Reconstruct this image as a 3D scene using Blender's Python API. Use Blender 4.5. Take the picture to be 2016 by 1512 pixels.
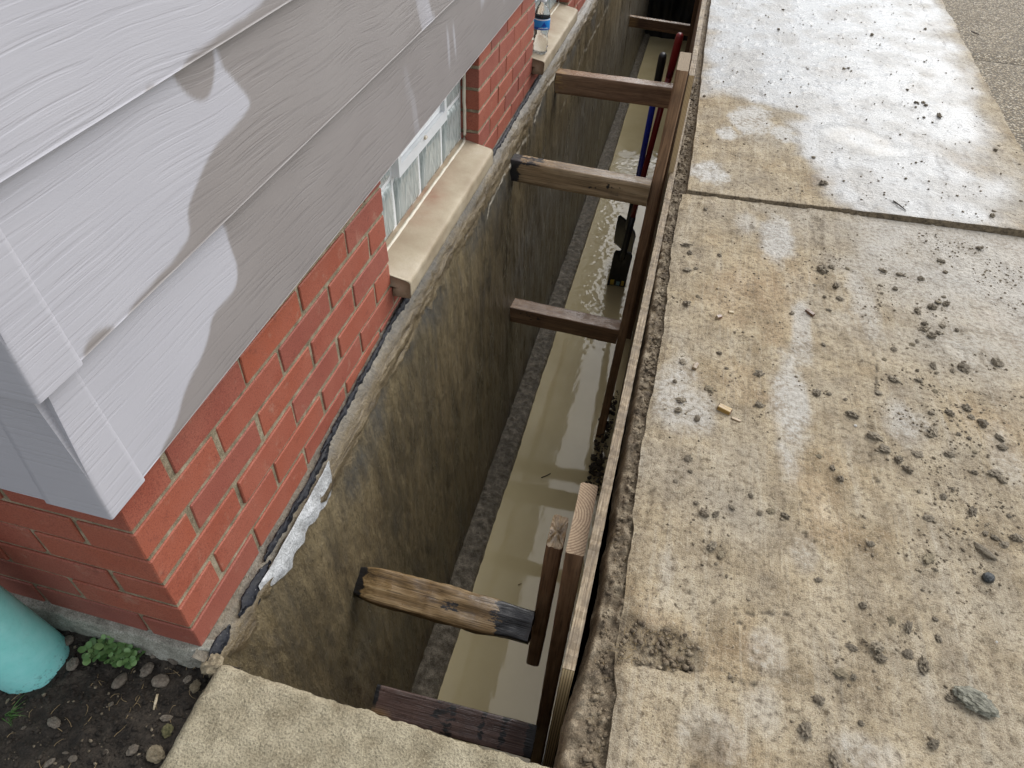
import bpy, bmesh, math, random
import numpy as np
from mathutils import Vector, Matrix, Euler

for o in list(bpy.data.objects):
    bpy.data.objects.remove(o)
scene = bpy.context.scene
COL = scene.collection
random.seed(7)
RNG = np.random.RandomState(11)

# ------------------------------------------------------------------ camera
cam_d = bpy.data.cameras.new('camera')
cam = bpy.data.objects.new('camera', cam_d)
COL.objects.link(cam)
cam.location = (0.596422, -0.389061, 1.136578)
cam.rotation_euler = (0.807633, -0.0394624, 0.247274)
cam_d.sensor_fit = 'HORIZONTAL'
cam_d.sensor_width = 36.0
cam_d.lens = 36.0 * 1334.80365 / 2016.0
cam_d.clip_start = 0.02
cam_d.clip_end = 500.0
scene.camera = cam

# ------------------------------------------------------------------ sky and sun (overcast)
SUN_ELEV, SUN_AZ = math.radians(47), math.radians(33)      # azimuth from +y towards +x
world = bpy.data.worlds.new('World')
scene.world = world
world.use_nodes = True
wn, wl = world.node_tree.nodes, world.node_tree.links
wn.clear()
sky = wn.new('ShaderNodeTexSky')
sky.sky_type = 'NISHITA'
sky.sun_disc = False
sky.sun_elevation = SUN_ELEV
sky.sun_rotation = SUN_AZ
sky.air_density = 1.0
sky.dust_density = 1.5
sky.ozone_density = 1.0
hs = wn.new('ShaderNodeHueSaturation')
hs.inputs['Saturation'].default_value = 0.25
bgn = wn.new('ShaderNodeBackground')
bgn.inputs['Strength'].default_value = 0.15
wo = wn.new('ShaderNodeOutputWorld')
wl.new(sky.outputs[0], hs.inputs['Color'])
wl.new(hs.outputs[0], bgn.inputs['Color'])
wl.new(bgn.outputs[0], wo.inputs['Surface'])

sun_d = bpy.data.lights.new('sun', 'SUN')
sun_d.energy = 1.5
sun_d.angle = math.radians(70)
sun_d.color = (1.0, 0.97, 0.92)
sun = bpy.data.objects.new('sun', sun_d)
COL.objects.link(sun)
sd = Vector((math.sin(SUN_AZ) * math.cos(SUN_ELEV), math.cos(SUN_AZ) * math.cos(SUN_ELEV), math.sin(SUN_ELEV)))
sun.rotation_euler = sd.to_track_quat('Z', 'Y').to_euler()
sun.location = (0, 0, 6)

scene.view_settings.view_transform = 'Standard'
scene.view_settings.look = 'None'
scene.view_settings.gamma = 1.0
scene.view_settings.use_curve_mapping = False
scene.view_settings.exposure = 0.68
scene.cycles.max_bounces = 6
scene.cycles.diffuse_bounces = 3
scene.cycles.glossy_bounces = 3
scene.cycles.transmission_bounces = 5
scene.cycles.caustics_reflective = False
scene.cycles.caustics_refractive = False

# ------------------------------------------------------------------ measured positions (metres)
CLODS_NEAR = [(0.732, 1.4, 0.0127), (0.757, 1.418, 0.0064), (1.131, 1.526, 0.015), (1.159, 1.554, 0.0097), (1.209, 1.56, 0.0075), (1.314, 1.584, 0.0097), (1.361, 1.574, 0.0096), (1.421, 1.568, 0.008), (1.501, 1.688, 0.0077), (1.5, 1.627, 0.0076), (1.336, 1.49, 0.0083), (1.163, 1.45, 0.0104), (1.101, 1.435, 0.0057), (0.77, 1.273, 0.006), (0.74, 1.225, 0.0109), (1.127, 1.384, 0.0066), (1.169, 1.386, 0.0092), (1.134, 1.321, 0.0065), (1.294, 1.454, 0.0052), (1.031, 1.273, 0.0059), (1.381, 1.389, 0.01), (1.427, 1.424, 0.0131), (1.45, 1.458, 0.0092), (1.471, 1.455, 0.0092), (1.471, 1.491, 0.0062), (1.39, 1.333, 0.0098), (1.383, 1.307, 0.0097), (1.399, 1.28, 0.0125), (1.437, 1.339, 0.0088), (1.421, 1.302, 0.0068), (1.474, 1.331, 0.0068), (1.34, 1.228, 0.0071), (1.357, 1.248, 0.0048), (1.288, 1.189, 0.0079), (1.107, 1.155, 0.0061), (0.838, 1.041, 0.006), (0.747, 0.976, 0.0081), (0.857, 0.985, 0.0045), (0.936, 0.987, 0.0098), (0.733, 0.897, 0.0061), (0.816, 0.896, 0.0104), (0.75, 0.835, 0.0076), (0.748, 0.798, 0.01), (0.793, 0.782, 0.0074), (0.936, 0.871, 0.0093), (1.075, 0.956, 0.0113), (1.104, 0.96, 0.0052), (1.143, 0.954, 0.0043), (1.225, 1.0, 0.0078), (1.256, 1.136, 0.0069), (1.272, 1.064, 0.0098), (1.335, 1.117, 0.0054), (1.333, 1.079, 0.0089), (1.379, 1.148, 0.0082), (1.383, 1.124, 0.0054), (1.425, 1.144, 0.0064), (1.455, 1.163, 0.0137), (1.547, 1.211, 0.0138), (1.365, 1.048, 0.0066), (1.154, 0.898, 0.0092), (1.339, 0.96, 0.0076), (1.384, 0.976, 0.0093), (1.429, 1.004, 0.0094), (1.45, 0.955, 0.0125), (1.433, 0.974, 0.0076), (1.333, 0.898, 0.0115), (1.322, 0.88, 0.0065), (1.395, 0.936, 0.0038), (1.195, 0.843, 0.0106), (1.213, 0.807, 0.0128), (1.238, 0.781, 0.0103), (1.254, 0.755, 0.0086), (1.284, 0.811, 0.0096), (1.355, 0.831, 0.0088), (1.388, 0.902, 0.0049), (1.408, 0.893, 0.0049), (1.413, 0.856, 0.0056), (1.482, 0.918, 0.0082), (1.48, 0.889, 0.0105), (1.4, 0.791, 0.0062), (1.444, 0.801, 0.0101), (1.454, 0.784, 0.0093), (0.78, 0.652, 0.0085), (0.786, 0.617, 0.0038), (0.758, 0.579, 0.006), (1.063, 0.739, 0.0055), (1.09, 0.713, 0.0054), (1.104, 0.684, 0.0076), (0.915, 0.589, 0.0052), (0.803, 0.536, 0.0051), (0.821, 0.513, 0.0123), (0.844, 0.517, 0.0072), (0.877, 0.545, 0.0058), (0.932, 0.544, 0.0058), (0.955, 0.558, 0.008), (0.985, 0.553, 0.0065), (1.268, 0.699, 0.0045), (1.316, 0.697, 0.0068), (1.368, 0.67, 0.0074), (1.341, 0.727, 0.0053), (1.442, 0.682, 0.0052), (1.275, 0.629, 0.0088), (1.148, 0.53, 0.0077), (1.255, 0.524, 0.0125), (1.382, 0.621, 0.0057), (1.399, 0.615, 0.0072), (1.412, 0.601, 0.0085), (1.441, 0.625, 0.0093), (1.266, 0.503, 0.0041), (1.339, 0.517, 0.0041), (1.04, 0.417, 0.0054), (1.117, 0.385, 0.0078), (1.165, 0.366, 0.0071), (1.191, 0.358, 0.0083), (1.244, 0.391, 0.0052), (1.241, 0.352, 0.0069), (1.088, 0.294, 0.0075), (1.13, 0.305, 0.0106), (1.135, 0.287, 0.0092), (1.205, 0.293, 0.0086), (1.182, 0.305, 0.0087), (1.062, 0.242, 0.0109), (1.084, 0.238, 0.0042), (1.023, 0.183, 0.0082), (1.241, 0.244, 0.0077), (0.999, 0.128, 0.0102), (1.088, 0.163, 0.0057), (1.197, 0.158, 0.0073), (1.041, 0.093, 0.011), (1.232, 0.449, 0.0033), (0.858, 0.424, 0.0076), (0.838, 0.436, 0.0076), (0.77, 1.791, 0.0078), (0.825, 1.514, 0.0065), (0.718, 1.538, 0.0089), (0.734, 1.496, 0.0087), (1.641, 1.817, 0.0114), (1.499, 1.687, 0.0088)]
CLODS_FAR = [(1.118, 4.378, 0.0085), (1.078, 3.954, 0.0079), (1.578, 4.022, 0.0097), (1.898, 4.26, 0.0091), (1.372, 3.397, 0.0069), (1.392, 3.405, 0.0069), (0.72, 2.812, 0.0079), (1.644, 3.035, 0.0079), (1.676, 3.047, 0.0079), (1.647, 2.863, 0.0068), (1.714, 2.896, 0.0091), (1.631, 3.189, 0.0066), (1.152, 2.299, 0.0081), (1.175, 2.091, 0.0127), (1.056, 2.451, 0.0049), (1.719, 2.021, 0.0096), (1.669, 2.023, 0.0036), (1.682, 3.017, 0.0079), (1.945, 3.328, 0.0058), (1.871, 2.606, 0.0084)]
STONES = [(-0.184, -0.156, 0.0103), (-0.13, -0.069, 0.0126), (-0.096, -0.041, 0.0137), (-0.061, -0.052, 0.015), (-0.057, -0.018, 0.0086), (-0.095, -0.017, 0.0068), (-0.22, -0.067, 0.0122), (-0.256, -0.033, 0.0112), (-0.039, -0.159, 0.0098), (-0.003, -0.119, 0.0103), (0.003, -0.156, 0.014), (-0.148, -0.209, 0.0077), (-0.116, -0.195, 0.0077), (-0.077, -0.172, 0.005), (-0.135, -0.19, 0.0039), (-0.227, -0.175, 0.0046), (-0.018, -0.038, 0.0072), (-0.0, -0.045, 0.012), (-0.019, -0.101, 0.0087), (-0.117, -0.107, 0.0053), (0.02, -0.024, 0.0182)]
PALE = [(1.003, 1.675, 0.064, 0.153, 0.8), (1.057, 1.229, 0.03, 0.15, 0.75), (1.008, 0.89, 0.042, 0.217, 1), (0.765, 0.818, 0.065, 0.099, 0.9), (0.736, 0.882, 0.049, 0.116, 0.9), (1.278, 0.916, 0.054, 0.075, 0.7), (1.234, 1.38, 0.043, 0.166, 0.5), (0.907, 1.742, 0.041, 0.087, 0.4), (1.014, 0.471, 0.025, 0.05, 0.35), (0.933, 0.238, 0.035, 0.048, 0.45), (0.931, 0.149, 0.033, 0.052, 0.4), (1.071, 0.115, 0.071, 0.032, 0.55), (0.851, 0.087, 0.048, 0.04, 0.4), (1.657, 1.616, 0.093, 0.16, 0.5), (1.482, 0.861, 0.046, 0.09, 0.45), (0.756, 0.353, 0.019, 0.068, 0.35)]
WETPOLY = [(0.63, 4.38), (0.675, 3.414), (0.694, 2.78), (0.836, 2.895), (0.947, 2.811), (1.093, 2.689), (1.08, 2.398), (1.151, 2.305), (1.157, 2.133), (1.195, 1.951), (1.383, 1.87), (1.796, 1.92), (1.947, 2.487), (1.948, 2.995), (2.089, 4.143), (2.175, 5.297), (1.731, 5.688), (0.61, 5.178)]
PUDDLE = [(1.19, 2.588), (1.299, 2.68), (1.409, 2.587), (1.549, 2.488), (1.517, 2.408), (1.423, 2.398), (1.276, 2.442)]
WET1 = [(0.33, 0.643), (0.331, 0.564), (0.31, 0.533), (0.244, 0.535), (0.215, 0.502), (0.151, 0.483), (0.112, 0.452), (0.067, 0.44), (0.05, 0.423)]
WET2 = [(0.398, 0.822), (0.425, 0.788), (0.451, 0.758), (0.44, 0.748), (0.338, 0.734), (0.285, 0.707), (0.254, 0.688), (0.244, 0.657), (0.207, 0.65), (0.165, 0.647), (0.117, 0.644), (0.101, 0.627)]
WET2B = [(0.321, 0.832), (0.326, 0.812), (0.349, 0.792), (0.371, 0.79), (0.401, 0.824)]
WET2C = [(0.032, 0.637), (0.05, 0.648), (0.073, 0.644), (0.088, 0.633), (0.089, 0.624)]
CRACKS_FAR = [[(1.016, 2.962), (1.105, 2.95), (1.175, 3.001), (1.266, 3.021)], [(0.903, 3.367), (1.054, 3.456), (1.173, 3.37), (1.278, 3.321)], [(1.502, 2.983), (1.569, 2.995), (1.63, 2.916)], [(1.988, 4.958), (1.945, 4.377), (1.955, 4.0)], [(1.62, 2.466), (1.623, 2.266), (1.599, 2.303)]]
CRACKS_NEAR = [[(0.8, 0.327), (0.842, 0.322), (0.88, 0.301), (0.934, 0.321), (0.984, 0.33)], [(0.675, 0.168), (0.771, 0.175), (0.847, 0.183), (0.923, 0.185)], [(1.21, 0.799), (1.202, 0.861), (1.188, 0.674), (1.195, 0.608)], [(1.258, 0.86), (1.255, 0.707)], [(1.126, 1.866), (1.11, 1.615), (1.129, 1.621), (1.159, 1.859)]]

# ------------------------------------------------------------------ numeric noise
_perm = RNG.permutation(256)
_perm = np.concatenate([_perm, _perm, _perm])
_grad = RNG.normal(size=(256, 3))
_grad /= np.linalg.norm(_grad, axis=1)[:, None]

def perlin(x, y, z=0.0):
    x, y, z = np.broadcast_arrays(np.asarray(x, float), np.asarray(y, float), np.asarray(z, float))
    xi, yi, zi = np.floor(x).astype(int), np.floor(y).astype(int), np.floor(z).astype(int)
    xf, yf, zf = x - xi, y - yi, z - zi
    xi, yi, zi = xi & 255, yi & 255, zi & 255
    f = lambda t: t * t * t * (t * (t * 6 - 15) + 10)
    u, v, w = f(xf), f(yf), f(zf)
    out = 0
    for dx in (0, 1):
        for dy in (0, 1):
            for dz in (0, 1):
                h = _perm[_perm[_perm[xi + dx] + yi + dy] + zi + dz]
                g = _grad[h]
                d = g[..., 0] * (xf - dx) + g[..., 1] * (yf - dy) + g[..., 2] * (zf - dz)
                out = out + d * (u if dx else 1 - u) * (v if dy else 1 - v) * (w if dz else 1 - w)
    return out * 1.5

def fbm(x, y, z=0.0, octs=4, gain=0.5):
    a, s, t = 1.0, 0, 0
    for i in range(octs):
        k = 2.03 ** i
        s = s + a * perlin(np.asarray(x) * k + 7.3 * i, np.asarray(y) * k - 3.1 * i, np.asarray(z) * k + 1.7 * i)
        t += a
        a *= gain
    return s / t * 1.4

def sstep(a, b, x):
    t = np.clip((np.asarray(x) - a) / (b - a), 0, 1)
    return t * t * (3 - 2 * t)

def poly_sd(px, py, poly):
    """signed distance (positive inside) to a closed polygon"""
    px, py = np.asarray(px, float), np.asarray(py, float)
    best = np.full(px.shape, 1e9)
    ins = np.zeros(px.shape, bool)
    n = len(poly)
    for i in range(n):
        x0, y0 = poly[i]
        x1, y1 = poly[(i + 1) % n]
        dx, dy = x1 - x0, y1 - y0
        t = np.clip(((px - x0) * dx + (py - y0) * dy) / (dx * dx + dy * dy + 1e-12), 0, 1)
        best = np.minimum(best, np.hypot(px - x0 - t * dx, py - y0 - t * dy))
        c = ((y0 > py) != (y1 > py)) & (px < dx * (py - y0) / (dy if abs(dy) > 1e-12 else 1e-12) + x0)
        ins ^= c
    return np.where(ins, best, -best)

def line_dist(px, py, pts):
    best = np.full(np.shape(px), 1e9)
    for (x0, y0), (x1, y1) in zip(pts[:-1], pts[1:]):
        dx, dy = x1 - x0, y1 - y0
        t = np.clip(((px - x0) * dx + (py - y0) * dy) / (dx * dx + dy * dy + 1e-12), 0, 1)
        best = np.minimum(best, np.hypot(px - x0 - t * dx, py - y0 - t * dy))
    return best

# ------------------------------------------------------------------ object helpers
def link(o, parent=None):
    COL.objects.link(o)
    if parent is not None:
        o.parent = parent
    return o

def tag(o, label=None, cat=None, group=None, kind=None):
    if label: o['label'] = label
    if cat: o['category'] = cat
    if group: o['group'] = group
    if kind: o['kind'] = kind
    return o

def empty(name, loc=(0, 0, 0), rot=(0, 0, 0)):
    o = bpy.data.objects.new(name, None)
    o.empty_display_size = 0.1
    o.location = loc
    o.rotation_euler = rot
    return link(o)

def set_attrs(me, attrs):
    for k, v in (attrs or {}).items():
        a = me.attributes.new(k, 'FLOAT', 'POINT')
        a.data.foreach_set('value', np.ascontiguousarray(np.ravel(v), dtype=np.float32))

def mesh_from(name, verts, faces, mats, attrs=None, smooth=True, matidx=None):
    me = bpy.data.meshes.new(name)
    me.from_pydata([tuple(map(float, v)) for v in verts], [], [tuple(map(int, f)) for f in faces])
    for m in (mats if isinstance(mats, (list, tuple)) else [mats]):
        me.materials.append(m)
    if matidx is not None:
        me.polygons.foreach_set('material_index', np.asarray(matidx, dtype=np.int32))
    me.polygons.foreach_set('use_smooth', [smooth] * len(me.polygons))
    set_attrs(me, attrs)
    me.update()
    return me

def obj(name, me, parent=None, loc=(0, 0, 0), rot=(0, 0, 0)):
    o = bpy.data.objects.new(name, me)
    o.location = loc
    o.rotation_euler = rot
    return link(o, parent)

def grid_mesh(name, X, Y, Z, mat, attrs=None, flip=False, smooth=True):
    n, m = X.shape
    me = bpy.data.meshes.new(name)
    me.vertices.add(n * m)
    me.vertices.foreach_set('co', np.stack([X, Y, Z], -1).reshape(-1).astype(np.float32))
    idx = np.arange(n * m).reshape(n, m)
    a, b, c, d = idx[:-1, :-1], idx[1:, :-1], idx[1:, 1:], idx[:-1, 1:]
    q = np.stack([a, b, c, d] if not flip else [a, d, c, b], -1).reshape(-1, 4)
    k = len(q)
    me.loops.add(k * 4)
    me.loops.foreach_set('vertex_index', q.reshape(-1).astype(np.int32))
    me.polygons.add(k)
    me.polygons.foreach_set('loop_start', np.arange(0, k * 4, 4, dtype=np.int32))
    me.polygons.foreach_set('use_smooth', [smooth] * k)
    me.materials.append(mat)
    set_attrs(me, attrs)
    me.update(calc_edges=True)
    me.validate()
    return me

def chamfer_box(name, sx, sy, sz, c, mats, jitter=0.0, seed=0):
    """box centred on the origin with chamfered edges (44 triangles)"""
    r = random.Random(seed)
    bm = bmesh.new()
    hx, hy, hz = sx / 2, sy / 2, sz / 2
    V = {}
    for i in (-1, 1):
        for j in (-1, 1):
            for k in (-1, 1):
                q = [r.uniform(-jitter, jitter) for _ in range(3)]
                for ax in range(3):
                    p = [i * (hx - c), j * (hy - c), k * (hz - c)]
                    p[ax] += (i, j, k)[ax] * c
                    V[i, j, k, ax] = bm.verts.new([p[t] + q[t] for t in range(3)])
    def f(*vs): bm.faces.new(vs)
    for s in (-1, 1):
        f(V[s, -1, -1, 0], V[s, 1, -1, 0], V[s, 1, 1, 0], V[s, -1, 1, 0])
        f(V[-1, s, -1, 1], V[1, s, -1, 1], V[1, s, 1, 1], V[-1, s, 1, 1])
        f(V[-1, -1, s, 2], V[1, -1, s, 2], V[1, 1, s, 2], V[-1, 1, s, 2])
    for i in (-1, 1):
        for j in (-1, 1):
            f(V[i, j, -1, 0], V[i, j, 1, 0], V[i, j, 1, 1], V[i, j, -1, 1])
            f(V[i, -1, j, 0], V[i, 1, j, 0], V[i, 1, j, 2], V[i, -1, j, 2])
            f(V[-1, i, j, 1], V[1, i, j, 1], V[1, i, j, 2], V[-1, i, j, 2])
            for k in (-1, 1):
                f(V[i, j, k, 0], V[i, j, k, 1], V[i, j, k, 2])
    bmesh.ops.recalc_face_normals(bm, faces=bm.faces)
    me = bpy.data.meshes.new(name)
    bm.to_mesh(me); bm.free()
    for m in (mats if isinstance(mats, (list, tuple)) else [mats]):
        me.materials.append(m)
    return me

def boxes_mesh(name, boxes, mat):
    """plain boxes (x0,x1,y0,y1,z0,z1) joined into one mesh"""
    vs, fs = [], []
    for x0, x1, y0, y1, z0, z1 in boxes:
        b = len(vs)
        vs += [(x0, y0, z0), (x1, y0, z0), (x1, y1, z0), (x0, y1, z0), (x0, y0, z1), (x1, y0, z1), (x1, y1, z1), (x0, y1, z1)]
        fs += [(b, b + 3, b + 2, b + 1), (b + 4, b + 5, b + 6, b + 7), (b, b + 1, b + 5, b + 4), (b + 1, b + 2, b + 6, b + 5), (b + 2, b + 3, b + 7, b + 6), (b + 3, b, b + 4, b + 7)]
    return mesh_from(name, vs, fs, mat, smooth=False)

def lathe_mesh(name, prof, mat, n=32, fx=None):
    vs, fs = [], []
    for j, (r, z) in enumerate(prof):
        for i in range(n):
            a = 2 * math.pi * i / n
            rr = r if fx is None else r * fx(a, z)
            vs.append((rr * math.cos(a), rr * math.sin(a), z))
    for j in range(len(prof) - 1):
        for i in range(n):
            k = (i + 1) % n
            fs.append((j * n + i, j * n + k, (j + 1) * n + k, (j + 1) * n + i))
    return mesh_from(name, vs, fs, mat)

def tube_mesh(name, pts, rad, mat, n=10, caps=True):
    pts = [Vector(p) for p in pts]
    rads = rad if isinstance(rad, (list, tuple)) else [rad] * len(pts)
    vs, fs = [], []
    for i, p in enumerate(pts):
        t = (pts[min(i + 1, len(pts) - 1)] - pts[max(i - 1, 0)]).normalized()
        a = t.cross(Vector((0, 0, 1)) if abs(t.z) < 0.9 else Vector((0, 1, 0))).normalized()
        b = t.cross(a)
        for k in range(n):
            w = 2 * math.pi * k / n
            vs.append(p + (a * math.cos(w) + b * math.sin(w)) * rads[i])
    for i in range(len(pts) - 1):
        for k in range(n):
            l = (k + 1) % n
            fs.append((i * n + k, i * n + l, (i + 1) * n + l, (i + 1) * n + k))
    if caps:
        fs.append(tuple(range(n))[::-1])
        fs.append(tuple((len(pts) - 1) * n + k for k in range(n)))
    return mesh_from(name, vs, fs, mat)

# ------------------------------------------------------------------ material helper
class M:
    def __init__(s, name):
        s.m = bpy.data.materials.new(name)
        s.m.use_nodes = True
        s.t = s.m.node_tree
        s.t.nodes.clear()
        s.out = s.t.nodes.new('ShaderNodeOutputMaterial')
        s.b = s.t.nodes.new('ShaderNodeBsdfPrincipled')
        s.t.links.new(s.b.outputs[0], s.out.inputs[0])
        s.co = s.t.nodes.new('ShaderNodeTexCoord').outputs['Object']
    def set(s, **k):
        for n, v in k.items():
            n = {'base': 'Base Color', 'rough': 'Roughness', 'spec': 'Specular IOR Level', 'trans': 'Transmission Weight', 'coat': 'Coat Weight', 'coat_rough': 'Coat Roughness', 'ior': 'IOR', 'metal': 'Metallic', 'alpha': 'Alpha', 'normal': 'Normal', 'sss': 'Subsurface Weight'}[n]
            s.plug(s.b.inputs[n], v)
        return s.m
    def plug(s, sock, v):
        if isinstance(v, bpy.types.NodeSocket):
            s.t.links.new(v, sock)
        elif isinstance(v, (tuple, list)) and len(v) == 3 and sock.type == 'RGBA':
            sock.default_value = (*v, 1)
        elif sock.type == 'RGBA' and isinstance(v, (int, float)):
            sock.default_value = (v, v, v, 1)
        else:
            sock.default_value = v
    def n(s, typ, ins=None, **props):
        nd = s.t.nodes.new(typ)
        for k, v in props.items():
            setattr(nd, k, v)
        for k, v in (ins or {}).items():
            s.plug(nd.inputs[k], v)
        return nd
    def vec(s, sc=(1, 1, 1), loc=(0, 0, 0), rot=(0, 0, 0), src=None):
        return s.n('ShaderNodeMapping', {'Vector': src or s.co, 'Scale': sc, 'Location': loc, 'Rotation': rot}).outputs[0]
    def noise(s, scale, detail=4, rough=0.55, dist=0.0, vec=None):
        return s.n('ShaderNodeTexNoise', {'Vector': vec or s.co, 'Scale': scale, 'Detail': detail, 'Roughness': rough, 'Distortion': dist}).outputs['Fac']
    def voro(s, scale, vec=None, feature='F1', out='Distance', rand=1.0):
        return s.n('ShaderNodeTexVoronoi', {'Vector': vec or s.co, 'Scale': scale, 'Randomness': rand}, feature=feature).outputs[out]
    def ramp(s, fac, stops, interp='LINEAR'):
        nd = s.n('ShaderNodeValToRGB', {'Fac': fac})
        nd.color_ramp.interpolation = interp
        e = nd.color_ramp.elements
        while len(e) < len(stops):
            e.new(0.5)
        for el, (p, c) in zip(e, stops):
            el.position = p
            el.color = (*c, 1) if isinstance(c, (tuple, list)) else (c, c, c, 1)
        return nd.outputs[0]
    def mix(s, fac, a, b, mode='MIX'):
        nd = s.n('ShaderNodeMix', data_type='RGBA', blend_type=mode)
        s.plug(nd.inputs[0], fac); s.plug(nd.inputs[6], a); s.plug(nd.inputs[7], b)
        return nd.outputs[2]
    def math(s, op, a, b=0.0, c=0.0, clamp=False):
        nd = s.n('ShaderNodeMath', operation=op, use_clamp=clamp)
        s.plug(nd.inputs[0], a); s.plug(nd.inputs[1], b); s.plug(nd.inputs[2], c)
        return nd.outputs[0]
    def attr(s, name):
        return s.n('ShaderNodeAttribute', attribute_name=name).outputs['Fac']
    def rnd(s):
        return s.n('ShaderNodeObjectInfo').outputs['Random']
    def maprange(s, v, a, b, c, d):
        return s.n('ShaderNodeMapRange', {'Value': v, 'From Min': a, 'From Max': b, 'To Min': c, 'To Max': d}).outputs[0]
    def bump(s, h, strength=0.5, dist=0.01, prev=None):
        ins = {'Height': h, 'Strength': strength, 'Distance': dist}
        if prev is not None:
            ins['Normal'] = prev
        return s.n('ShaderNodeBump', ins).outputs[0]

# ------------------------------------------------------------------ materials
def mat_siding(name, along):
    m = M(name)
    sc = (1, 1, 1)
    big = m.noise(1.0, 3, 0.5, vec=m.vec((5, 5, 9)))
    v0 = m.vec((1.6, 1.6, 1))
    # grain runs along the board; height warped by slow noise
    sep = m.n('ShaderNodeSeparateXYZ', {0: m.co})
    z = sep.outputs['Z']; u = sep.outputs[along]
    warp = m.math('MULTIPLY', m.math('SUBTRACT', m.noise(2.4, 2, 0.45), 0.5), 0.055)
    zz = m.math('ADD', z, warp)
    comb = m.n('ShaderNodeCombineXYZ', {0: m.math('MULTIPLY', u, 7.0), 1: m.math('MULTIPLY', zz, 185.0), 2: m.math('MULTIPLY', m.math('FLOOR', m.math('DIVIDE', m.math('SUBTRACT', z, 0.43), 0.2)), 7.3)}).outputs[0]
    g1 = m.noise(1.0, 2.0, 0.5, 0.15, vec=comb)
    comb2 = m.n('ShaderNodeCombineXYZ', {0: m.math('MULTIPLY', u, 14.0), 1: m.math('MULTIPLY', zz, 330.0), 2: 3.0}).outputs[0]
    g2 = m.noise(1.0, 2, 0.5, 0.2, vec=comb2)
    g1r = m.ramp(g1, [(0.34, 0.0), (0.50, 1.0), (0.72, 0.7)])
    amp = m.ramp(m.noise(4.0, 2), [(0.3, 0.35), (0.6, 1.0)])
    h = m.math('ADD', m.math('MULTIPLY', m.math('MULTIPLY', g1r, amp), 1.0), m.math('MULTIPLY', g2, 0.22))
    wet = m.attr('wet')
    spots = m.ramp(m.voro(55, feature='F1'), [(0.018, 1.0), (0.03, 0.0)])
    dry = m.mix(big, (0.395, 0.393, 0.432), (0.455, 0.452, 0.488))
    dry = m.mix(m.math('MULTIPLY', m.math('SUBTRACT', 1.0, g1r), 0.10), dry, (0.30, 0.30, 0.33))
    wetc = m.mix(big, (0.235, 0.214, 0.209), (0.285, 0.264, 0.258))
    wetc = m.mix(m.math('MULTIPLY', m.math('SUBTRACT', 1.0, g1r), 0.25), wetc, (0.15, 0.14, 0.14))
    c = m.mix(wet, dry, wetc)
    c = m.mix(m.math('MULTIPLY', m.ramp(m.voro(9), [(0.012, 1.0), (0.02, 0.0)]), 0.7), c, (0.12, 0.12, 0.13))
    r = m.math('SUBTRACT', 0.55, m.math('MULTIPLY', wet, 0.17))
    nb = m.bump(h, 0.45, 0.0007)
    return m.set(base=c, rough=r, normal=nb)
SIDING_Y = mat_siding('painted_siding_long', 'Y')
SIDING_X = mat_siding('painted_siding_short', 'X')

def mat_brick():
    m = M('red_brick')
    r = m.rnd()
    c = m.ramp(r, [(0.0, (0.285, 0.075, 0.049)), (0.3, (0.355, 0.096, 0.053)), (0.55, (0.29, 0.085, 0.062)), (0.8, (0.40, 0.104, 0.050)), (1.0, (0.25, 0.078, 0.061))])
    off = m.n('ShaderNodeVectorMath', {0: m.co, 1: m.n('ShaderNodeCombineXYZ', {0: m.math('MULTIPLY', r, 40.0), 1: m.math('MULTIPLY', r, 17.0), 2: 0.0}).outputs[0]}, operation='ADD').outputs[0]
    n1 = m.noise(14, 4, 0.6, vec=off)
    n2 = m.noise(420, 3, 0.7, vec=off)
    c = m.mix(m.ramp(n1, [(0.35, 0.0), (0.7, 0.45)]), c, (0.42, 0.155, 0.105))
    c = m.mix(m.ramp(n2, [(0.38, 0.6), (0.5, 0.0)]), c, (0.13, 0.035, 0.025))
    c = m.mix(m.ramp(n2, [(0.58, 0.0), (0.72, 0.35)]), c, (0.48, 0.23, 0.17))
    c = m.mix(m.ramp(m.noise(26, 4, 0.7, vec=off), [(0.60, 0.0), (0.76, 0.5)]), c, (0.46, 0.30, 0.22))
    c = m.mix(m.ramp(m.noise(38, 4, 0.7, vec=m.vec((1, 1, 1), (5, 9, 2), src=off)), [(0.28, 0.55), (0.40, 0.0)]), c, (0.15, 0.045, 0.032))
    c = m.mix(m.math('MULTIPLY', m.n('ShaderNodeObjectInfo').outputs['Random'], 0.22), c, (0.22, 0.07, 0.055))
    nb = m.bump(n2, 0.5, 0.0013)
    return m.set(base=c, rough=0.62, spec=0.35, normal=nb)
BRICK = mat_brick()

def mat_grainy(name, dark, mid, light, scale=30, fine=400, rough=0.85, b1=0.5, b2=0.5, d1=0.006, d2=0.0015, spec=0.4):
    m = M(name)
    n1 = m.noise(scale, 5, 0.6)
    n2 = m.noise(fine, 3, 0.65)
    c = m.ramp(n1, [(0.3, dark), (0.5, mid), (0.72, light)])
    c = m.mix(m.ramp(n2, [(0.35, 0.55), (0.5, 0.0)]), c, tuple(v * 0.4 for v in dark))
    c = m.mix(m.ramp(n2, [(0.58, 0.0), (0.7, 0.5)]), c, tuple(min(1, v * 1.35) for v in light))
    nb = m.bump(m.math('ADD', m.math('MULTIPLY', n1, b1 * d1), m.math('MULTIPLY', n2, b2 * d2)), 1.0, 1.0)
    return m.set(base=c, rough=rough, normal=nb, spec=spec)
MORTAR = mat_grainy('sandy_mortar', (0.165, 0.132, 0.085), (0.28, 0.23, 0.152), (0.46, 0.395, 0.285), 45, 520, 0.9, 0.5, 0.9, 0.004, 0.002)
LIME = None
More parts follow.
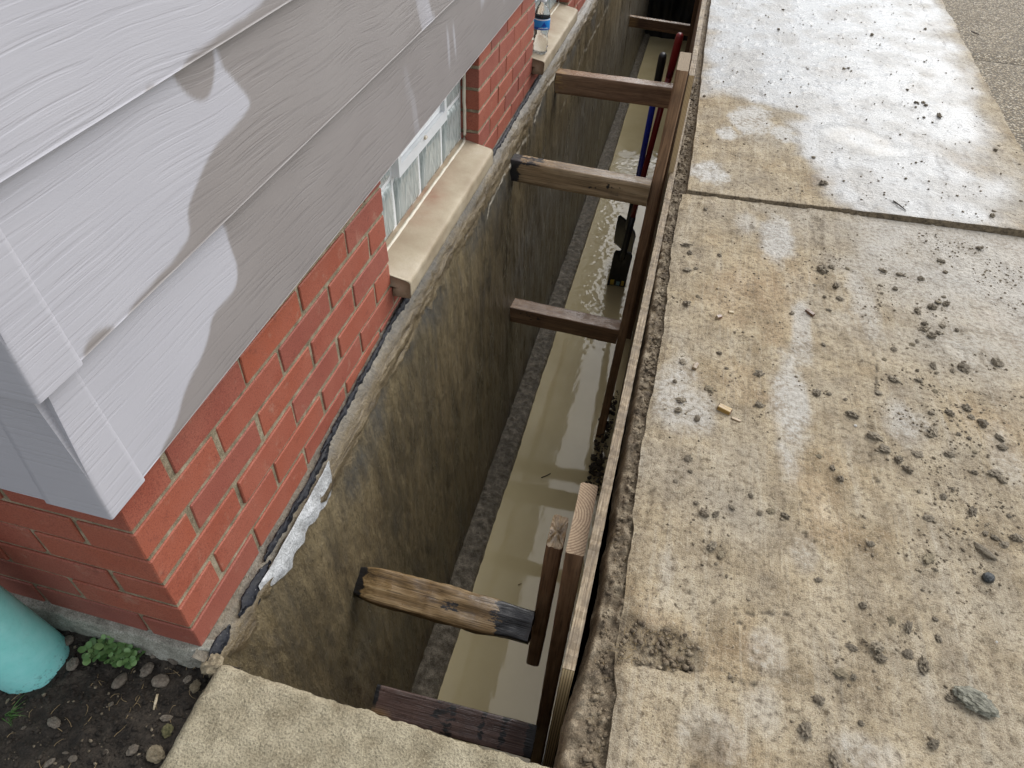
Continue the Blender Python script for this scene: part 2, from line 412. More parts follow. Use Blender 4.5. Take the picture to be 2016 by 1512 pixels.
STEP = mat_grainy('sandy_step_concrete', (0.215, 0.18, 0.115), (0.325, 0.285, 0.195), (0.45, 0.40, 0.285), 18, 260, 0.92, 0.8, 1.0, 0.008, 0.0045)
SOIL = mat_grainy('dark_garden_soil', (0.016, 0.013, 0.010), (0.036, 0.029, 0.022), (0.075, 0.061, 0.046), 38, 300, 0.88, 0.8, 0.8, 0.01, 0.003)
RUBBLE = mat_grainy('muddy_rubble', (0.075, 0.055, 0.035), (0.17, 0.13, 0.082), (0.36, 0.30, 0.21), 26, 330, 0.7, 0.8, 0.8, 0.008, 0.003)
TRENCH_SOIL = mat_grainy('trench_clay', (0.026, 0.021, 0.014), (0.065, 0.051, 0.032), (0.15, 0.118, 0.074), 12, 160, 0.6, 0.8, 0.6, 0.02, 0.004)
FOOTING = mat_grainy('wet_footing_concrete', (0.075, 0.062, 0.042), (0.175, 0.148, 0.108), (0.38, 0.335, 0.26), 34, 260, 0.30, 1.0, 1.0, 0.012, 0.005)
BASECONC = mat_grainy('grey_base_concrete', (0.16, 0.155, 0.125), (0.33, 0.32, 0.265), (0.50, 0.49, 0.43), 28, 380, 0.85, 0.7, 0.6, 0.006, 0.002)
PLASTER = mat_grainy('pale_plaster', (0.26, 0.26, 0.255), (0.42, 0.43, 0.43), (0.6, 0.61, 0.62), 35, 300, 0.75, 0.9, 0.5, 0.008, 0.002)

def mat_wall():
    m = M('foundation_wall_coating')
    vs = m.vec((6, 9, 2.2))
    st = m.noise(3.0, 5, 0.7, 0.3, vec=vs)
    n1 = m.noise(3.2, 5, 0.62, vec=m.vec((1, 1, 0.8), (3, 7, 1)))
    n2 = m.noise(120, 4, 0.75, vec=m.vec((1, 1, 0.5)))
    n3 = m.noise(300, 2, 0.65)
    c = m.ramp(n1, [(0.28, (0.075, 0.062, 0.040)), (0.42, (0.125, 0.096, 0.052)), (0.55, (0.175, 0.135, 0.074)), (0.7, (0.225, 0.180, 0.105)), (0.82, (0.165, 0.155, 0.130))])
    c = m.mix(m.ramp(st, [(0.34, 0.6), (0.5, 0.0)]), c, (0.062, 0.056, 0.046))
    c = m.mix(m.ramp(st, [(0.52, 0.0), (0.70, 0.55)]), c, (0.29, 0.235, 0.135))
    c = m.mix(m.ramp(n2, [(0.34, 0.6), (0.50, 0.0)]), c, (0.042, 0.034, 0.022))
    c = m.mix(m.ramp(n2, [(0.55, 0.0), (0.72, 0.45)]), c, (0.33, 0.265, 0.16))
    run = m.noise(1.0, 5, 0.62, 0.25, vec=m.vec((3, 9, 1.7), (1, 4, 8)))
    c = m.mix(m.ramp(run, [(0.34, 0.55), (0.50, 0.0)]), c, (0.048, 0.042, 0.032))
    c = m.mix(m.ramp(n3, [(0.58, 0.0), (0.72, 0.4)]), c, (0.42, 0.36, 0.25))
    coat = m.attr('coat')
    fib = m.noise(1.0, 5, 0.68, 0.4, vec=m.vec((60, 9, 60)))
    cc = m.ramp(fib, [(0.30, (0.050, 0.037, 0.022)), (0.46, (0.135, 0.102, 0.058)), (0.60, (0.215, 0.168, 0.10)), (0.80, (0.34, 0.28, 0.195))])
    cc = m.mix(m.ramp(n3, [(0.36, 0.6), (0.5, 0.0)]), cc, (0.07, 0.052, 0.032))
    c = m.mix(coat, c, cc)
    c = m.mix(m.math('MULTIPLY', m.attr('band'), m.ramp(n2, [(0.3, 0.95), (0.7, 0.45)])), c, (0.066, 0.068, 0.066))
    c = m.mix(m.math('MULTIPLY', m.attr('ledge'), m.ramp(fib, [(0.35, 0.25), (0.6, 0.9)])), c, m.ramp(n2, [(0.3, (0.075, 0.064, 0.046)), (0.6, (0.235, 0.21, 0.165))]))
    c = m.mix(m.math('MULTIPLY', m.attr('grey'), m.ramp(st, [(0.4, 0.0), (0.6, 0.8)])), c, (0.23, 0.225, 0.205))
    c = m.mix(m.attr('crack'), c, (0.60, 0.55, 0.45))
    rg = m.ramp(run, [(0.35, 0.24), (0.6, 0.50)])
    h = m.math('ADD', m.math('MULTIPLY', n2, 0.6), m.math('ADD', m.math('MULTIPLY', n3, 0.25), m.math('MULTIPLY', m.math('MULTIPLY', fib, coat), 1.2)))
    nb = m.bump(h, 0.7, 0.008)
    return m.set(base=c, rough=rg, normal=nb)
WALL = mat_wall()

def mat_tar():
    m = M('black_tar')
    n = m.noise(90, 4, 0.6)
    c = m.ramp(n, [(0.4, (0.006, 0.007, 0.010)), (0.7, (0.022, 0.024, 0.032))])
    c = m.mix(m.ramp(m.noise(160, 3, 0.7), [(0.66, 0.0), (0.72, 0.8)]), c, (0.30, 0.29, 0.27))
    return m.set(base=c, rough=m.ramp(n, [(0.3, 0.4), (0.7, 0.7)]), spec=0.3, normal=m.bump(n, 0.6, 0.004))
TAR = mat_tar()

def mat_slab(name, wetk):
    m = M(name)
    n0 = m.noise(2.6, 5, 0.6)
    n1 = m.noise(11, 6, 0.62)
    n2 = m.noise(75, 5, 0.68)
    n3 = m.noise(420, 3, 0.65)
    stria = m.noise(1.0, 4, 0.6, vec=m.vec((150, 6, 1)))
    drag = m.noise(1.0, 4, 0.65, 0.3, vec=m.vec((26, 2.6, 1), (2, 5, 0)))
    c = m.ramp(n1, [(0.28, (0.165, 0.122, 0.070)), (0.42, (0.315, 0.245, 0.148)), (0.56, (0.445, 0.36, 0.232)), (0.74, (0.58, 0.495, 0.355))])
    c = m.mix(m.ramp(drag, [(0.32, 0.6), (0.47, 0.0)]), c, (0.20, 0.145, 0.082))
    c = m.mix(m.ramp(drag, [(0.54, 0.0), (0.70, 0.6)]), c, (0.50, 0.45, 0.36))
    c = m.mix(m.ramp(n0, [(0.42, 0.0), (0.66, 0.6)]), c, (0.36, 0.33, 0.275))
    c = m.mix(m.ramp(n0, [(0.30, 0.4), (0.45, 0.0)]), c, (0.40, 0.26, 0.14))
    c = m.mix(m.ramp(n2, [(0.34, 0.9), (0.50, 0.0)]), c, (0.135, 0.102, 0.064))
    c = m.mix(m.ramp(n2, [(0.56, 0.0), (0.72, 0.55)]), c, (0.53, 0.47, 0.36))
    c = m.mix(m.ramp(n3, [(0.35, 0.7), (0.46, 0.0)]), c, (0.13, 0.096, 0.058))
    c = m.mix(m.ramp(n3, [(0.56, 0.0), (0.70, 0.5)]), c, (0.62, 0.56, 0.45))
    c = m.mix(m.ramp(stria, [(0.56, 0.0), (0.72, 0.35)]), c, (0.52, 0.46, 0.36))
    c = m.mix(m.ramp(stria, [(0.30, 0.4), (0.42, 0.0)]), c, (0.20, 0.155, 0.10))
    pale = m.attr('pale')
    pm = m.math('MULTIPLY', pale, m.ramp(m.math('ADD', m.math('MULTIPLY', n2, 0.5), m.math('MULTIPLY', n1, 0.5)), [(0.36, 0.1), (0.52, 0.95)]))
    c = m.mix(pm, c, m.ramp(n2, [(0.35, (0.36, 0.34, 0.30)), (0.62, (0.56, 0.55, 0.52))]))
    wet = m.attr('wet')
    wc = m.ramp(n1, [(0.3, (0.235, 0.235, 0.225)), (0.6, (0.37, 0.375, 0.375))])
    wc = m.mix(m.ramp(n3, [(0.35, 0.5), (0.48, 0.0)]), wc, (0.16, 0.155, 0.14))
    wc = m.mix(m.ramp(n2, [(0.36, 0.75), (0.46, 0.0)]), wc, (0.12, 0.112, 0.10))
    c = m.mix(wet, c, wc)
    c = m.mix(m.attr('dirt'), c, m.ramp(n2, [(0.35, (0.06, 0.044, 0.028)), (0.65, (0.23, 0.175, 0.105))]))
    c = m.mix(m.attr('crack'), c, (0.035, 0.027, 0.018))
    pud = m.attr('puddle')
    rg = m.math('SUBTRACT', 0.85, m.math('MULTIPLY', wet, 0.62))
    rg = m.math('SUBTRACT', rg, m.math('MULTIPLY', m.math('MULTIPLY', pale, 0.22), 1.0))
    rg = m.math('MULTIPLY', rg, m.math('SUBTRACT', 1.0, m.math('MULTIPLY', pud, 0.35)))
    dry = m.math('SUBTRACT', 1.0, pud)
    h = m.math('MULTIPLY', m.math('ADD', m.math('MULTIPLY', n2, 0.6), m.math('ADD', m.math('MULTIPLY', n3, 0.30), m.math('MULTIPLY', stria, 0.25))), dry)
    wl_ = m.math('MULTIPLY', m.math('MULTIPLY', m.ramp(n2, [(0.36, 0.0), (0.62, 1.0)]), wet), dry)
    nb = m.bump(m.math('ADD', m.math('MULTIPLY', h, 0.0095), m.math('MULTIPLY', wl_, 0.0070)), 1.0, 1.0)
    return m.set(base=c, rough=rg, normal=nb, spec=m.math('ADD', 0.30, m.math('MULTIPLY', wet, 0.6)), coat=m.math('MULTIPLY', m.math('MULTIPLY', wet, 0.75), m.math('SUBTRACT', 1.0, m.math('MULTIPLY', pud, 0.9))), coat_rough=0.19)
SLAB = mat_slab('muddy_slab_concrete', 1)

def mat_agg():
    m = M('exposed_aggregate')
    d = m.voro(95)
    cid = m.voro(95, out='Color')
    c = m.ramp(m.n('ShaderNodeSeparateColor', {0: cid}).outputs[0], [(0.0, (0.13, 0.095, 0.056)), (0.4, (0.26, 0.208, 0.135)), (0.7, (0.36, 0.30, 0.205)), (1.0, (0.55, 0.49, 0.385))])
    c = m.mix(m.ramp(d, [(0.35, 0.0), (0.6, 0.85)]), c, (0.06, 0.050, 0.035))
    nb = m.bump(m.math('SUBTRACT', 1.0, d), 0.9, 0.006)
    return m.set(base=c, spec=0.25, rough=0.75, normal=nb)
AGG = mat_agg()

def mat_clod(name, dark, mid, light, rough=0.85):
    m = M(name)
    r = m.rnd()
    n1 = m.noise(2.2, 4, 0.7)
    n3 = m.noise(9.0, 3, 0.65)
    c = m.ramp(n1, [(0.3, dark), (0.5, mid), (0.72, light)])
    c = m.mix(m.math('MULTIPLY', r, 0.55), c, dark)
    nb = m.bump(m.math('ADD', m.math('MULTIPLY', n1, 0.0030), m.math('MULTIPLY', n3, 0.0009)), 1.0, 1.0)
    return m.set(base=c, rough=rough, normal=nb)
CLOD = mat_clod('mud_clod', (0.11, 0.090, 0.062), (0.25, 0.208, 0.147), (0.42, 0.36, 0.265), 0.75)
CRUMB = mat_grainy('mud_crumb', (0.09, 0.070, 0.046), (0.20, 0.162, 0.11), (0.35, 0.30, 0.215), 90, 500, 0.8)
CLOD_TAN = mat_clod('tan_clod', (0.13, 0.105, 0.065), (0.26, 0.215, 0.14), (0.38, 0.33, 0.23))
CLOD_GREEN = mat_clod('greenish_grey_clod', (0.07, 0.068, 0.05), (0.185, 0.18, 0.135), (0.32, 0.31, 0.25), 0.65)
STONE = mat_clod('garden_stone', (0.10, 0.082, 0.062), (0.22, 0.185, 0.142), (0.38, 0.335, 0.27), 0.6)
STONE_BLACK = mat_clod('dark_stone', (0.010, 0.012, 0.013), (0.035, 0.04, 0.042), (0.13, 0.14, 0.14), 0.4)
WHITE_BIT = mat_clod('white_chip', (0.5, 0.48, 0.44), (0.68, 0.66, 0.62), (0.8, 0.79, 0.76))
MOSSY = mat_clod('mossy_clod', (0.05, 0.05, 0.02), (0.17, 0.16, 0.07), (0.30, 0.27, 0.14))

def mat_wood(name, dark, mid, light, rough=0.5, weather=0.0, spec=0.5):
    m = M(name)
    r = m.rnd()
    src = m.n('ShaderNodeVectorMath', {0: m.co, 1: m.n('ShaderNodeCombineXYZ', {0: m.math('MULTIPLY', r, 9.0), 1: m.math('MULTIPLY', r, 3.0), 2: 0.0}).outputs[0]}, operation='ADD').outputs[0]
    g = m.noise(1.0, 4, 0.6, 0.8, vec=m.vec((2.2, 42, 42), src=src))
    f = m.noise(1.0, 3, 0.6, 0.3, vec=m.vec((8, 300, 300), src=src))
    bl = m.noise(9, 4, 0.6, vec=src)
    c = m.ramp(g, [(0.3, dark), (0.5, mid), (0.7, light)])
    c = m.mix(m.ramp(f, [(0.34, 0.6), (0.5, 0.0)]), c, tuple(v * 0.45 for v in dark))
    c = m.mix(m.ramp(bl, [(0.5, 0.0), (0.72, 0.55)]), c, tuple(v * 0.7 for v in dark))
    tar = m.attr('tar')
    tm = m.ramp(m.math('ADD', tar, m.math('MULTIPLY', m.math('SUBTRACT', m.noise(55, 5, 0.7, vec=m.vec((0.45, 1, 1), src=src)), 0.5), 2.2)), [(0.44, 0.0), (0.52, 1.0)])
    tm = m.math('MULTIPLY', tm, m.ramp(tar, [(0.02, 0.0), (0.1, 1.0)]))
    c = m.mix(tm, c, m.ramp(bl, [(0.3, (0.006, 0.006, 0.007)), (0.7, (0.022, 0.021, 0.022))]))
    raw = m.attr('raw')
    c = m.mix(raw, c, m.ramp(f, [(0.3, (0.10, 0.05, 0.018)), (0.5, (0.34, 0.20, 0.08)), (0.7, (0.58, 0.40, 0.19))]))
    nb = m.bump(m.math('ADD', m.math('MULTIPLY', g, 0.0016), m.math('MULTIPLY', f, 0.0013)), 1.0, 1.0)
    up = m.ramp(m.n('ShaderNodeSeparateXYZ', {0: m.n('ShaderNodeNewGeometry').outputs['Normal']}).outputs['Z'], [(0.75, 0.0), (0.95, 1.0)])   # rain lies on upward faces
    film = m.math('MULTIPLY', up, m.ramp(m.noise(14, 3, 0.6, vec=src), [(0.40, 0.25), (0.55, 1.0)]))
    rg = m.mix(film, m.ramp(bl, [(0.3, rough), (0.7, min(1, rough + 0.2))]), 0.16)
    return m.set(base=c, rough=m.mix(tm, rg, 0.32), normal=nb, spec=m.math('ADD', spec, m.math('MULTIPLY', film, 0.4)))

def mat_endgrain(name, dark, light, cy=0.0, cz=0.05, freq=330):
    m = M(name)
    sep = m.n('ShaderNodeSeparateXYZ', {0: m.co})
    y = m.math('SUBTRACT', sep.outputs['Y'], cy); z = m.math('SUBTRACT', sep.outputs['Z'], cz)
    d = m.math('SQRT', m.math('ADD', m.math('MULTIPLY', y, y), m.math('MULTIPLY', z, z)))
    d = m.math('ADD', d, m.math('MULTIPLY', m.noise(18, 2), 0.006))
    w = m.math('SINE', m.math('MULTIPLY', d, freq * 2 * math.pi / 2.0))
    w = m.maprange(w, -1.0, 1.0, 0.0, 1.0)
    c = m.mix(m.math('POWER', w, 1.6), light, dark)
    n = m.noise(260, 3, 0.6)
    c = m.mix(m.ramp(n, [(0.35, 0.5), (0.5, 0.0)]), c, tuple(v * 0.6 for v in dark))
    return m.set(base=c, rough=0.75, normal=m.bump(n, 0.4, 0.0015))
WOOD_POST = mat_wood('wet_brown_lumber', (0.15, 0.085, 0.046), (0.29, 0.172, 0.095), (0.421, 0.272, 0.157), 0.42)
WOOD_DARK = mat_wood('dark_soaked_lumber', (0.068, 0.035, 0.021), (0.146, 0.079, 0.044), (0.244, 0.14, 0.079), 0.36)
WOOD_TAN = mat_wood('tan_weathered_lumber', (0.137, 0.091, 0.047), (0.28, 0.192, 0.101), (0.429, 0.319, 0.189), 0.42)
WOOD_OLD = mat_wood('gouged_golden_lumber', (0.075, 0.045, 0.020), (0.25, 0.162, 0.070), (0.43, 0.31, 0.165), 0.6)
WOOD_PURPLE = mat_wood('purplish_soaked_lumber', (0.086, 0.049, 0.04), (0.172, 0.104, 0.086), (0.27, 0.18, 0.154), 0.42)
END_PALE = mat_endgrain('sawn_end_grain', (0.20, 0.13, 0.075), (0.39, 0.29, 0.19))
END_TAN = mat_endgrain('weathered_end_grain', (0.13, 0.09, 0.05), (0.29, 0.22, 0.14), 0.02, -0.03)
END_RAW = mat_endgrain('splintered_end_grain', (0.10, 0.06, 0.02), (0.42, 0.29, 0.13), 0.0, 0.02)
PLY = mat_wood('plywood_face', (0.105, 0.067, 0.036), (0.21, 0.14, 0.084), (0.35, 0.252, 0.161), 0.5)

def mat_plyedge():
    m = M('plywood_edge')
    sep = m.n('ShaderNodeSeparateXYZ', {0: m.co})
    x = sep.outputs['Y']
    lam = m.math('SINE', m.math('MULTIPLY', x, 2 * math.pi / 0.0052))
    n = m.noise(1.0, 4, 0.65, vec=m.vec((7, 240, 60)))
    n2 = m.noise(16, 4, 0.6)
    c = m.ramp(n, [(0.3, (0.085, 0.060, 0.036)), (0.5, (0.25, 0.188, 0.115)), (0.7, (0.44, 0.36, 0.245))])
    c = m.mix(m.math('MULTIPLY', m.ramp(lam, [(0.45, 0.0), (0.75, 1.0)]), 0.45), c, (0.11, 0.072, 0.038))
    c = m.mix(m.ramp(n2, [(0.44, 0.0), (0.62, 0.8)]), c, (0.13, 0.098, 0.062))
    c = m.mix(m.ramp(m.noise(45, 4, 0.7), [(0.54, 0.0), (0.66, 0.7)]), c, (0.09, 0.066, 0.042))
    return m.set(base=c, rough=0.6, normal=m.bump(n, 0.6, 0.003))
PLYEDGE = mat_plyedge()
def mat_plyend():
    m = M('plywood_laminated_end')
    sep = m.n('ShaderNodeSeparateXYZ', {0: m.co})
    lam = m.math('SINE', m.math('MULTIPLY', sep.outputs['Y'], 2 * math.pi / 0.0046))
    c = m.mix(m.ramp(lam, [(0.45, 0.0), (0.65, 1.0)]), (0.56, 0.44, 0.25), (0.20, 0.125, 0.06))
    return m.set(base=c, rough=0.6)
PLYEND = mat_plyend()

def mat_water():
    m = M('muddy_water')
    n = m.noise(3.0, 4, 0.5)
    c = m.ramp(n, [(0.35, (0.58, 0.485, 0.275)), (0.65, (0.66, 0.565, 0.335))])
    nb = m.bump(m.noise(18, 2, 0.5, vec=m.vec((1, 0.5, 1))), 0.04, 0.01)
    return m.set(base=c, rough=0.04, ior=1.33, spec=0.5, normal=nb)
WATER = mat_water()

def mat_sill():
    m = M('limestone_sill')
    n1 = m.noise(7, 5, 0.6); n3 = m.noise(350, 3, 0.6)
    c = m.ramp(n1, [(0.3, (0.30, 0.235, 0.155)), (0.55, (0.40, 0.335, 0.235)), (0.75, (0.50, 0.44, 0.34))])
    c = m.mix(m.math('MULTIPLY', m.attr('stain'), m.ramp(m.noise(12, 5, 0.65), [(0.3, 0.2), (0.6, 0.9)])), c, (0.27, 0.125, 0.072))
    c = m.mix(m.ramp(n3, [(0.35, 0.3), (0.48, 0.0)]), c, (0.2, 0.16, 0.11))
    return m.set(base=c, rough=0.62, normal=m.bump(n3, 0.3, 0.0015))
SILL = mat_sill()

def mat_simple(name, col, rough=0.5, spec=0.5, scale=30, var=0.15, bump=0.15, metal=0.0):
    m = M(name)
    n = m.noise(scale, 4, 0.6)
    c = m.ramp(n, [(0.3, tuple(v * (1 - var) for v in col)), (0.7, tuple(min(1, v * (1 + var)) for v in col))])
    return m.set(base=c, rough=rough, spec=spec, metal=metal, normal=m.bump(n, bump, 0.001))
VINYL = mat_simple('white_vinyl', (0.76, 0.78, 0.79), 0.35, 0.5, 20, 0.06, 0.03)
CAULK = mat_simple('cream_caulk', (0.66, 0.61, 0.50), 0.6, 0.5, 60, 0.12, 0.4)
DARKGLASS = mat_simple('dark_vent_opening', (0.02, 0.022, 0.025), 0.2)
BLACK = mat_simple('black_rubber', (0.012, 0.013, 0.016), 0.38)
BLADE = mat_simple('black_painted_steel', (0.016, 0.020, 0.026), 0.35, 0.5, 25, 0.3, 0.2)
BLUE = mat_simple('blue_fibreglass', (0.020, 0.045, 0.52), 0.3, 0.5)
RED = mat_simple('red_fibreglass', (0.20, 0.012, 0.014), 0.32, 0.5)
YELLOW = mat_simple('yellow_sticker', (0.62, 0.48, 0.10), 0.5)
PALEBLUE = mat_simple('pale_blue_sticker', (0.25, 0.45, 0.55), 0.5)
INK = mat_simple('black_ink', (0.01, 0.01, 0.012), 0.5)
LABELWHITE = mat_simple('white_print', (0.75, 0.83, 0.9), 0.4)
LABELBLUE = mat_simple('blue_label', (0.02, 0.25, 0.68), 0.35, 0.5, 30, 0.05, 0.0)
LABELNAVY = mat_simple('dark_blue_print', (0.01, 0.07, 0.42), 0.35, 0.5, 30, 0.05, 0.0)
CREAM = mat_simple('cream_pvc', (0.62, 0.55, 0.44), 0.4)
BLACK_PANEL = mat_simple('black_panel', (0.010, 0.011, 0.013), 0.4, 0.5, 10, 0.4, 0.6)
GROUNDM = mat_grainy('ground_earth', (0.06, 0.055, 0.035), (0.11, 0.10, 0.06), (0.17, 0.15, 0.10), 3, 40)
ROOFLINE = mat_simple('inner_house_wall', (0.30, 0.29, 0.28), 0.8)
STRAW = mat_simple('dry_straw', (0.34, 0.25, 0.13), 0.7)
TWIG = mat_simple('dark_twig', (0.06, 0.045, 0.035), 0.7)
STEM = mat_simple('green_stem', (0.07, 0.12, 0.03), 0.5)

def mat_pvc():
    m = M('teal_pvc')
    n = m.noise(40, 4, 0.6)
    c = m.ramp(n, [(0.3, (0.27, 0.78, 0.73)), (0.7, (0.35, 0.84, 0.80))])
    c = m.mix(m.ramp(m.noise(22, 4, 0.7), [(0.6, 0.0), (0.8, 0.35)]), c, (0.42, 0.80, 0.78))
    dirt = m.math('MULTIPLY', m.attr('dirt'), m.ramp(m.noise(130, 3, 0.7), [(0.52, 0.0), (0.66, 0.8)]))
    c = m.mix(dirt, c, (0.03, 0.028, 0.02))
    return m.set(base=c, rough=0.34, normal=m.bump(m.noise(300, 2), 0.08, 0.001))
PVC = mat_pvc()

def mat_leaf(name, a, b):
    m = M(name)
    r = m.rnd()
    c = m.ramp(r, [(0.0, a), (1.0, b)])
    c = m.mix(m.ramp(m.noise(150, 3), [(0.4, 0.3), (0.6, 0.0)]), c, tuple(v * 0.6 for v in a))
    return m.set(base=c, rough=0.42, sss=0.0)
LEAF = mat_leaf('weed_leaf', (0.085, 0.19, 0.055), (0.22, 0.36, 0.13))
GRASS = mat_leaf('grass_blade', (0.05, 0.14, 0.02), (0.10, 0.22, 0.04))

def mat_glassblock():
    m = M('wavy_glass_block')
    v = m.vec((22, 22, 7))
    n = m.noise(1.0, 3, 0.55, 2.6, vec=v)
    c = m.ramp(n, [(0.28, (0.24, 0.285, 0.28)), (0.42, (0.42, 0.475, 0.465)), (0.58, (0.54, 0.595, 0.585)), (0.72, (0.68, 0.73, 0.72))])  # pale and dark streaks put the glass's refraction into the base colour
    nb = m.bump(n, 0.6, 0.006)
    return m.set(base=c, rough=0.10, trans=0.25, ior=1.5, spec=0.6, normal=nb)
GLASSB = mat_glassblock()
def mat_pet():
    m = M('clear_bottle_plastic')
    n = m.noise(70, 3, 0.6, 0.5)
    return m.set(base=(0.97, 0.985, 0.99), rough=0.06, trans=0.97, ior=1.28, normal=m.bump(n, 0.35, 0.004))
PET = mat_pet()

# ================================================================== SETTING
WATER_Z = -1.42
FAR_Y = 8.6

def axis(parts):
    out = []
    for a, b, s in parts:
        out.append(np.arange(a, b, s))
    return np.concatenate(out + [[parts[-1][1]]])

# ground sheet to the horizon, with an opening for the house and the trench
gx, gy = [-60, -8, 0.66, 60], [-60, -0.03, FAR_Y + 0.3, 60]
vs = [(x, y, -0.09) for y in gy for x in gx]
fs = [(j * 4 + i, j * 4 + i + 1, (j + 1) * 4 + i + 1, (j + 1) * 4 + i) for j in range(3) for i in range(3) if not (i == 1 and j == 1)]
tag(obj('ground', mesh_from('ground', vs, fs, GROUNDM, smooth=False)), kind='structure')

# ---- trench side and end walls
def trench_wall_mesh():
    ys = axis([(-0.03, 1.0, 0.012), (1.0, FAR_Y, 0.05)])
    zs = np.linspace(-0.02, -1.7, 70)
    Y, Z = np.meshgrid(ys, zs, indexing='ij')
    X = 0.655 + 0.016 * fbm(Y * 6, Z * 6, 2.0, 5) + 0.012 * np.exp(-((Z + 0.05) / 0.05) ** 2)
    X -= 0.035 * sstep(0.20, 0.02, Y) * (0.5 + 0.5 * sstep(-0.05, -0.4, Z))
    return grid_mesh('trench_wall', X, Y, Z, TRENCH_SOIL)
tag(obj('trench_wall', trench_wall_mesh()), kind='structure')
xs = np.linspace(0.02, 0.68, 40); zs = np.linspace(-0.03, -1.7, 60)
X, Z = np.meshgrid(xs, zs, indexing='ij')
tag(obj('trench_wall', grid_mesh('trench_end', X, -0.055 + 0.02 * fbm(X * 6, Z * 6, 5.0, 4), Z, TRENCH_SOIL)), kind='structure')
o = tag(obj('black_panel', grid_mesh('black_panel', X, FAR_Y - 0.02 + 0.05 * fbm(X * 7, Z * 2, 9.0, 3), Z * 1.0 + 0.06, BLACK_PANEL)), 'black sheeting closing off the far end of the trench', 'panel')  # wavy near-black surface filling the far end

# ---- water
def water_mesh():
    xs = np.arange(0.14, 0.675, 0.008)
    ys = axis([(-0.05, 5.2, 0.008), (5.2, FAR_Y, 0.03)])
    X, Y = np.meshgrid(xs, ys, indexing='ij')
    act = sstep(2.45, 3.0, Y) * (1 - 0.75 * sstep(4.6, 6.0, Y))
    Z = 0.0016 * act * (fbm(X * 14 + 2 * Y, Y * 20, 0.3, 3) + 0.5 * perlin(X * 40, Y * 52 + 9 * X))
    for cx, cy, a, wl in ((0.455, 3.32, 0.0008, 0.038), (0.44, 3.72, 0.0008, 0.045)):
        d = np.hypot(X - cx, Y - cy)
        d = d + 0.02 * fbm(X * 9, Y * 9, cx, 2)
        Z += a * np.sin(2 * np.pi * d / wl) * np.exp(-d / 0.12) * (0.6 + 0.6 * fbm(X * 6, Y * 6, cy, 2))
    Z += 0.00012 * fbm(X * 4, Y * 3, 7, 2)
    return grid_mesh('water', X, Y, Z + WATER_Z, WATER)
tag(obj('water', water_mesh()), kind='structure')

# ---- concrete driveway slabs
def joint_y(x):
    return 1.895 + 0.05 * (x - 0.7)

def slab_h(x, y):
    """height of the near slab's surface"""
    x, y = np.asarray(x, float), np.asarray(y, float)
    h = 0.0022 * fbm(x * 2.2, y * 2.2, 1.0, 3) + 0.0016 * fbm(x * 14, y * 12, 4.0, 4)
    f = fbm(x * 7, y * 6, 8.0, 4)
    h += 0.0045 * sstep(0.12, 0.5, f)
    g = fbm(x * 34, y * 30, 2.0, 3)
    dens = sstep(-0.1, 0.3, fbm(x * 1.6 + 4, y * 1.6, 3.0, 3))
    h += 0.0048 * sstep(0.18, 0.5, g) * (0.25 + 0.75 * dens)
    return h

DIRT_POLYS = [
    [(0.684, 0.155), (0.73, 0.165), (0.80, 0.170), (0.83, 0.185), (0.826, 0.225), (0.79, 0.245), (0.74, 0.232), (0.70, 0.262), (0.680, 0.25)],
    [(0.82, 0.09), (0.862, 0.088), (0.868, 0.06), (0.90, 0.03), (0.83, 0.0), (0.815, 0.05)],
    [(1.165, 0.70), (1.19, 0.80), (1.205, 0.86), (1.19, 0.90), (1.175, 0.87), (1.17, 0.80)],
    [(1.10, 1.66), (1.145, 1.64), (1.16, 1.85), (1.118, 1.86)],
    [(0.83, 0.415), (0.875, 0.41), (0.87, 0.45), (0.835, 0.452)],
    [(1.05, 0.16), (1.064, 0.16), (1.066, 0.22), (1.055, 0.235)],
    [(1.09, 0.29), (1.115, 0.30), (1.11, 0.345), (1.094, 0.35)],
    [(0.70, 0.44), (0.712, 0.44), (0.715, 0.56), (0.702, 0.57)],
    [(0.705, 0.70), (0.716, 0.70), (0.72, 0.78), (0.708, 0.80)],
]
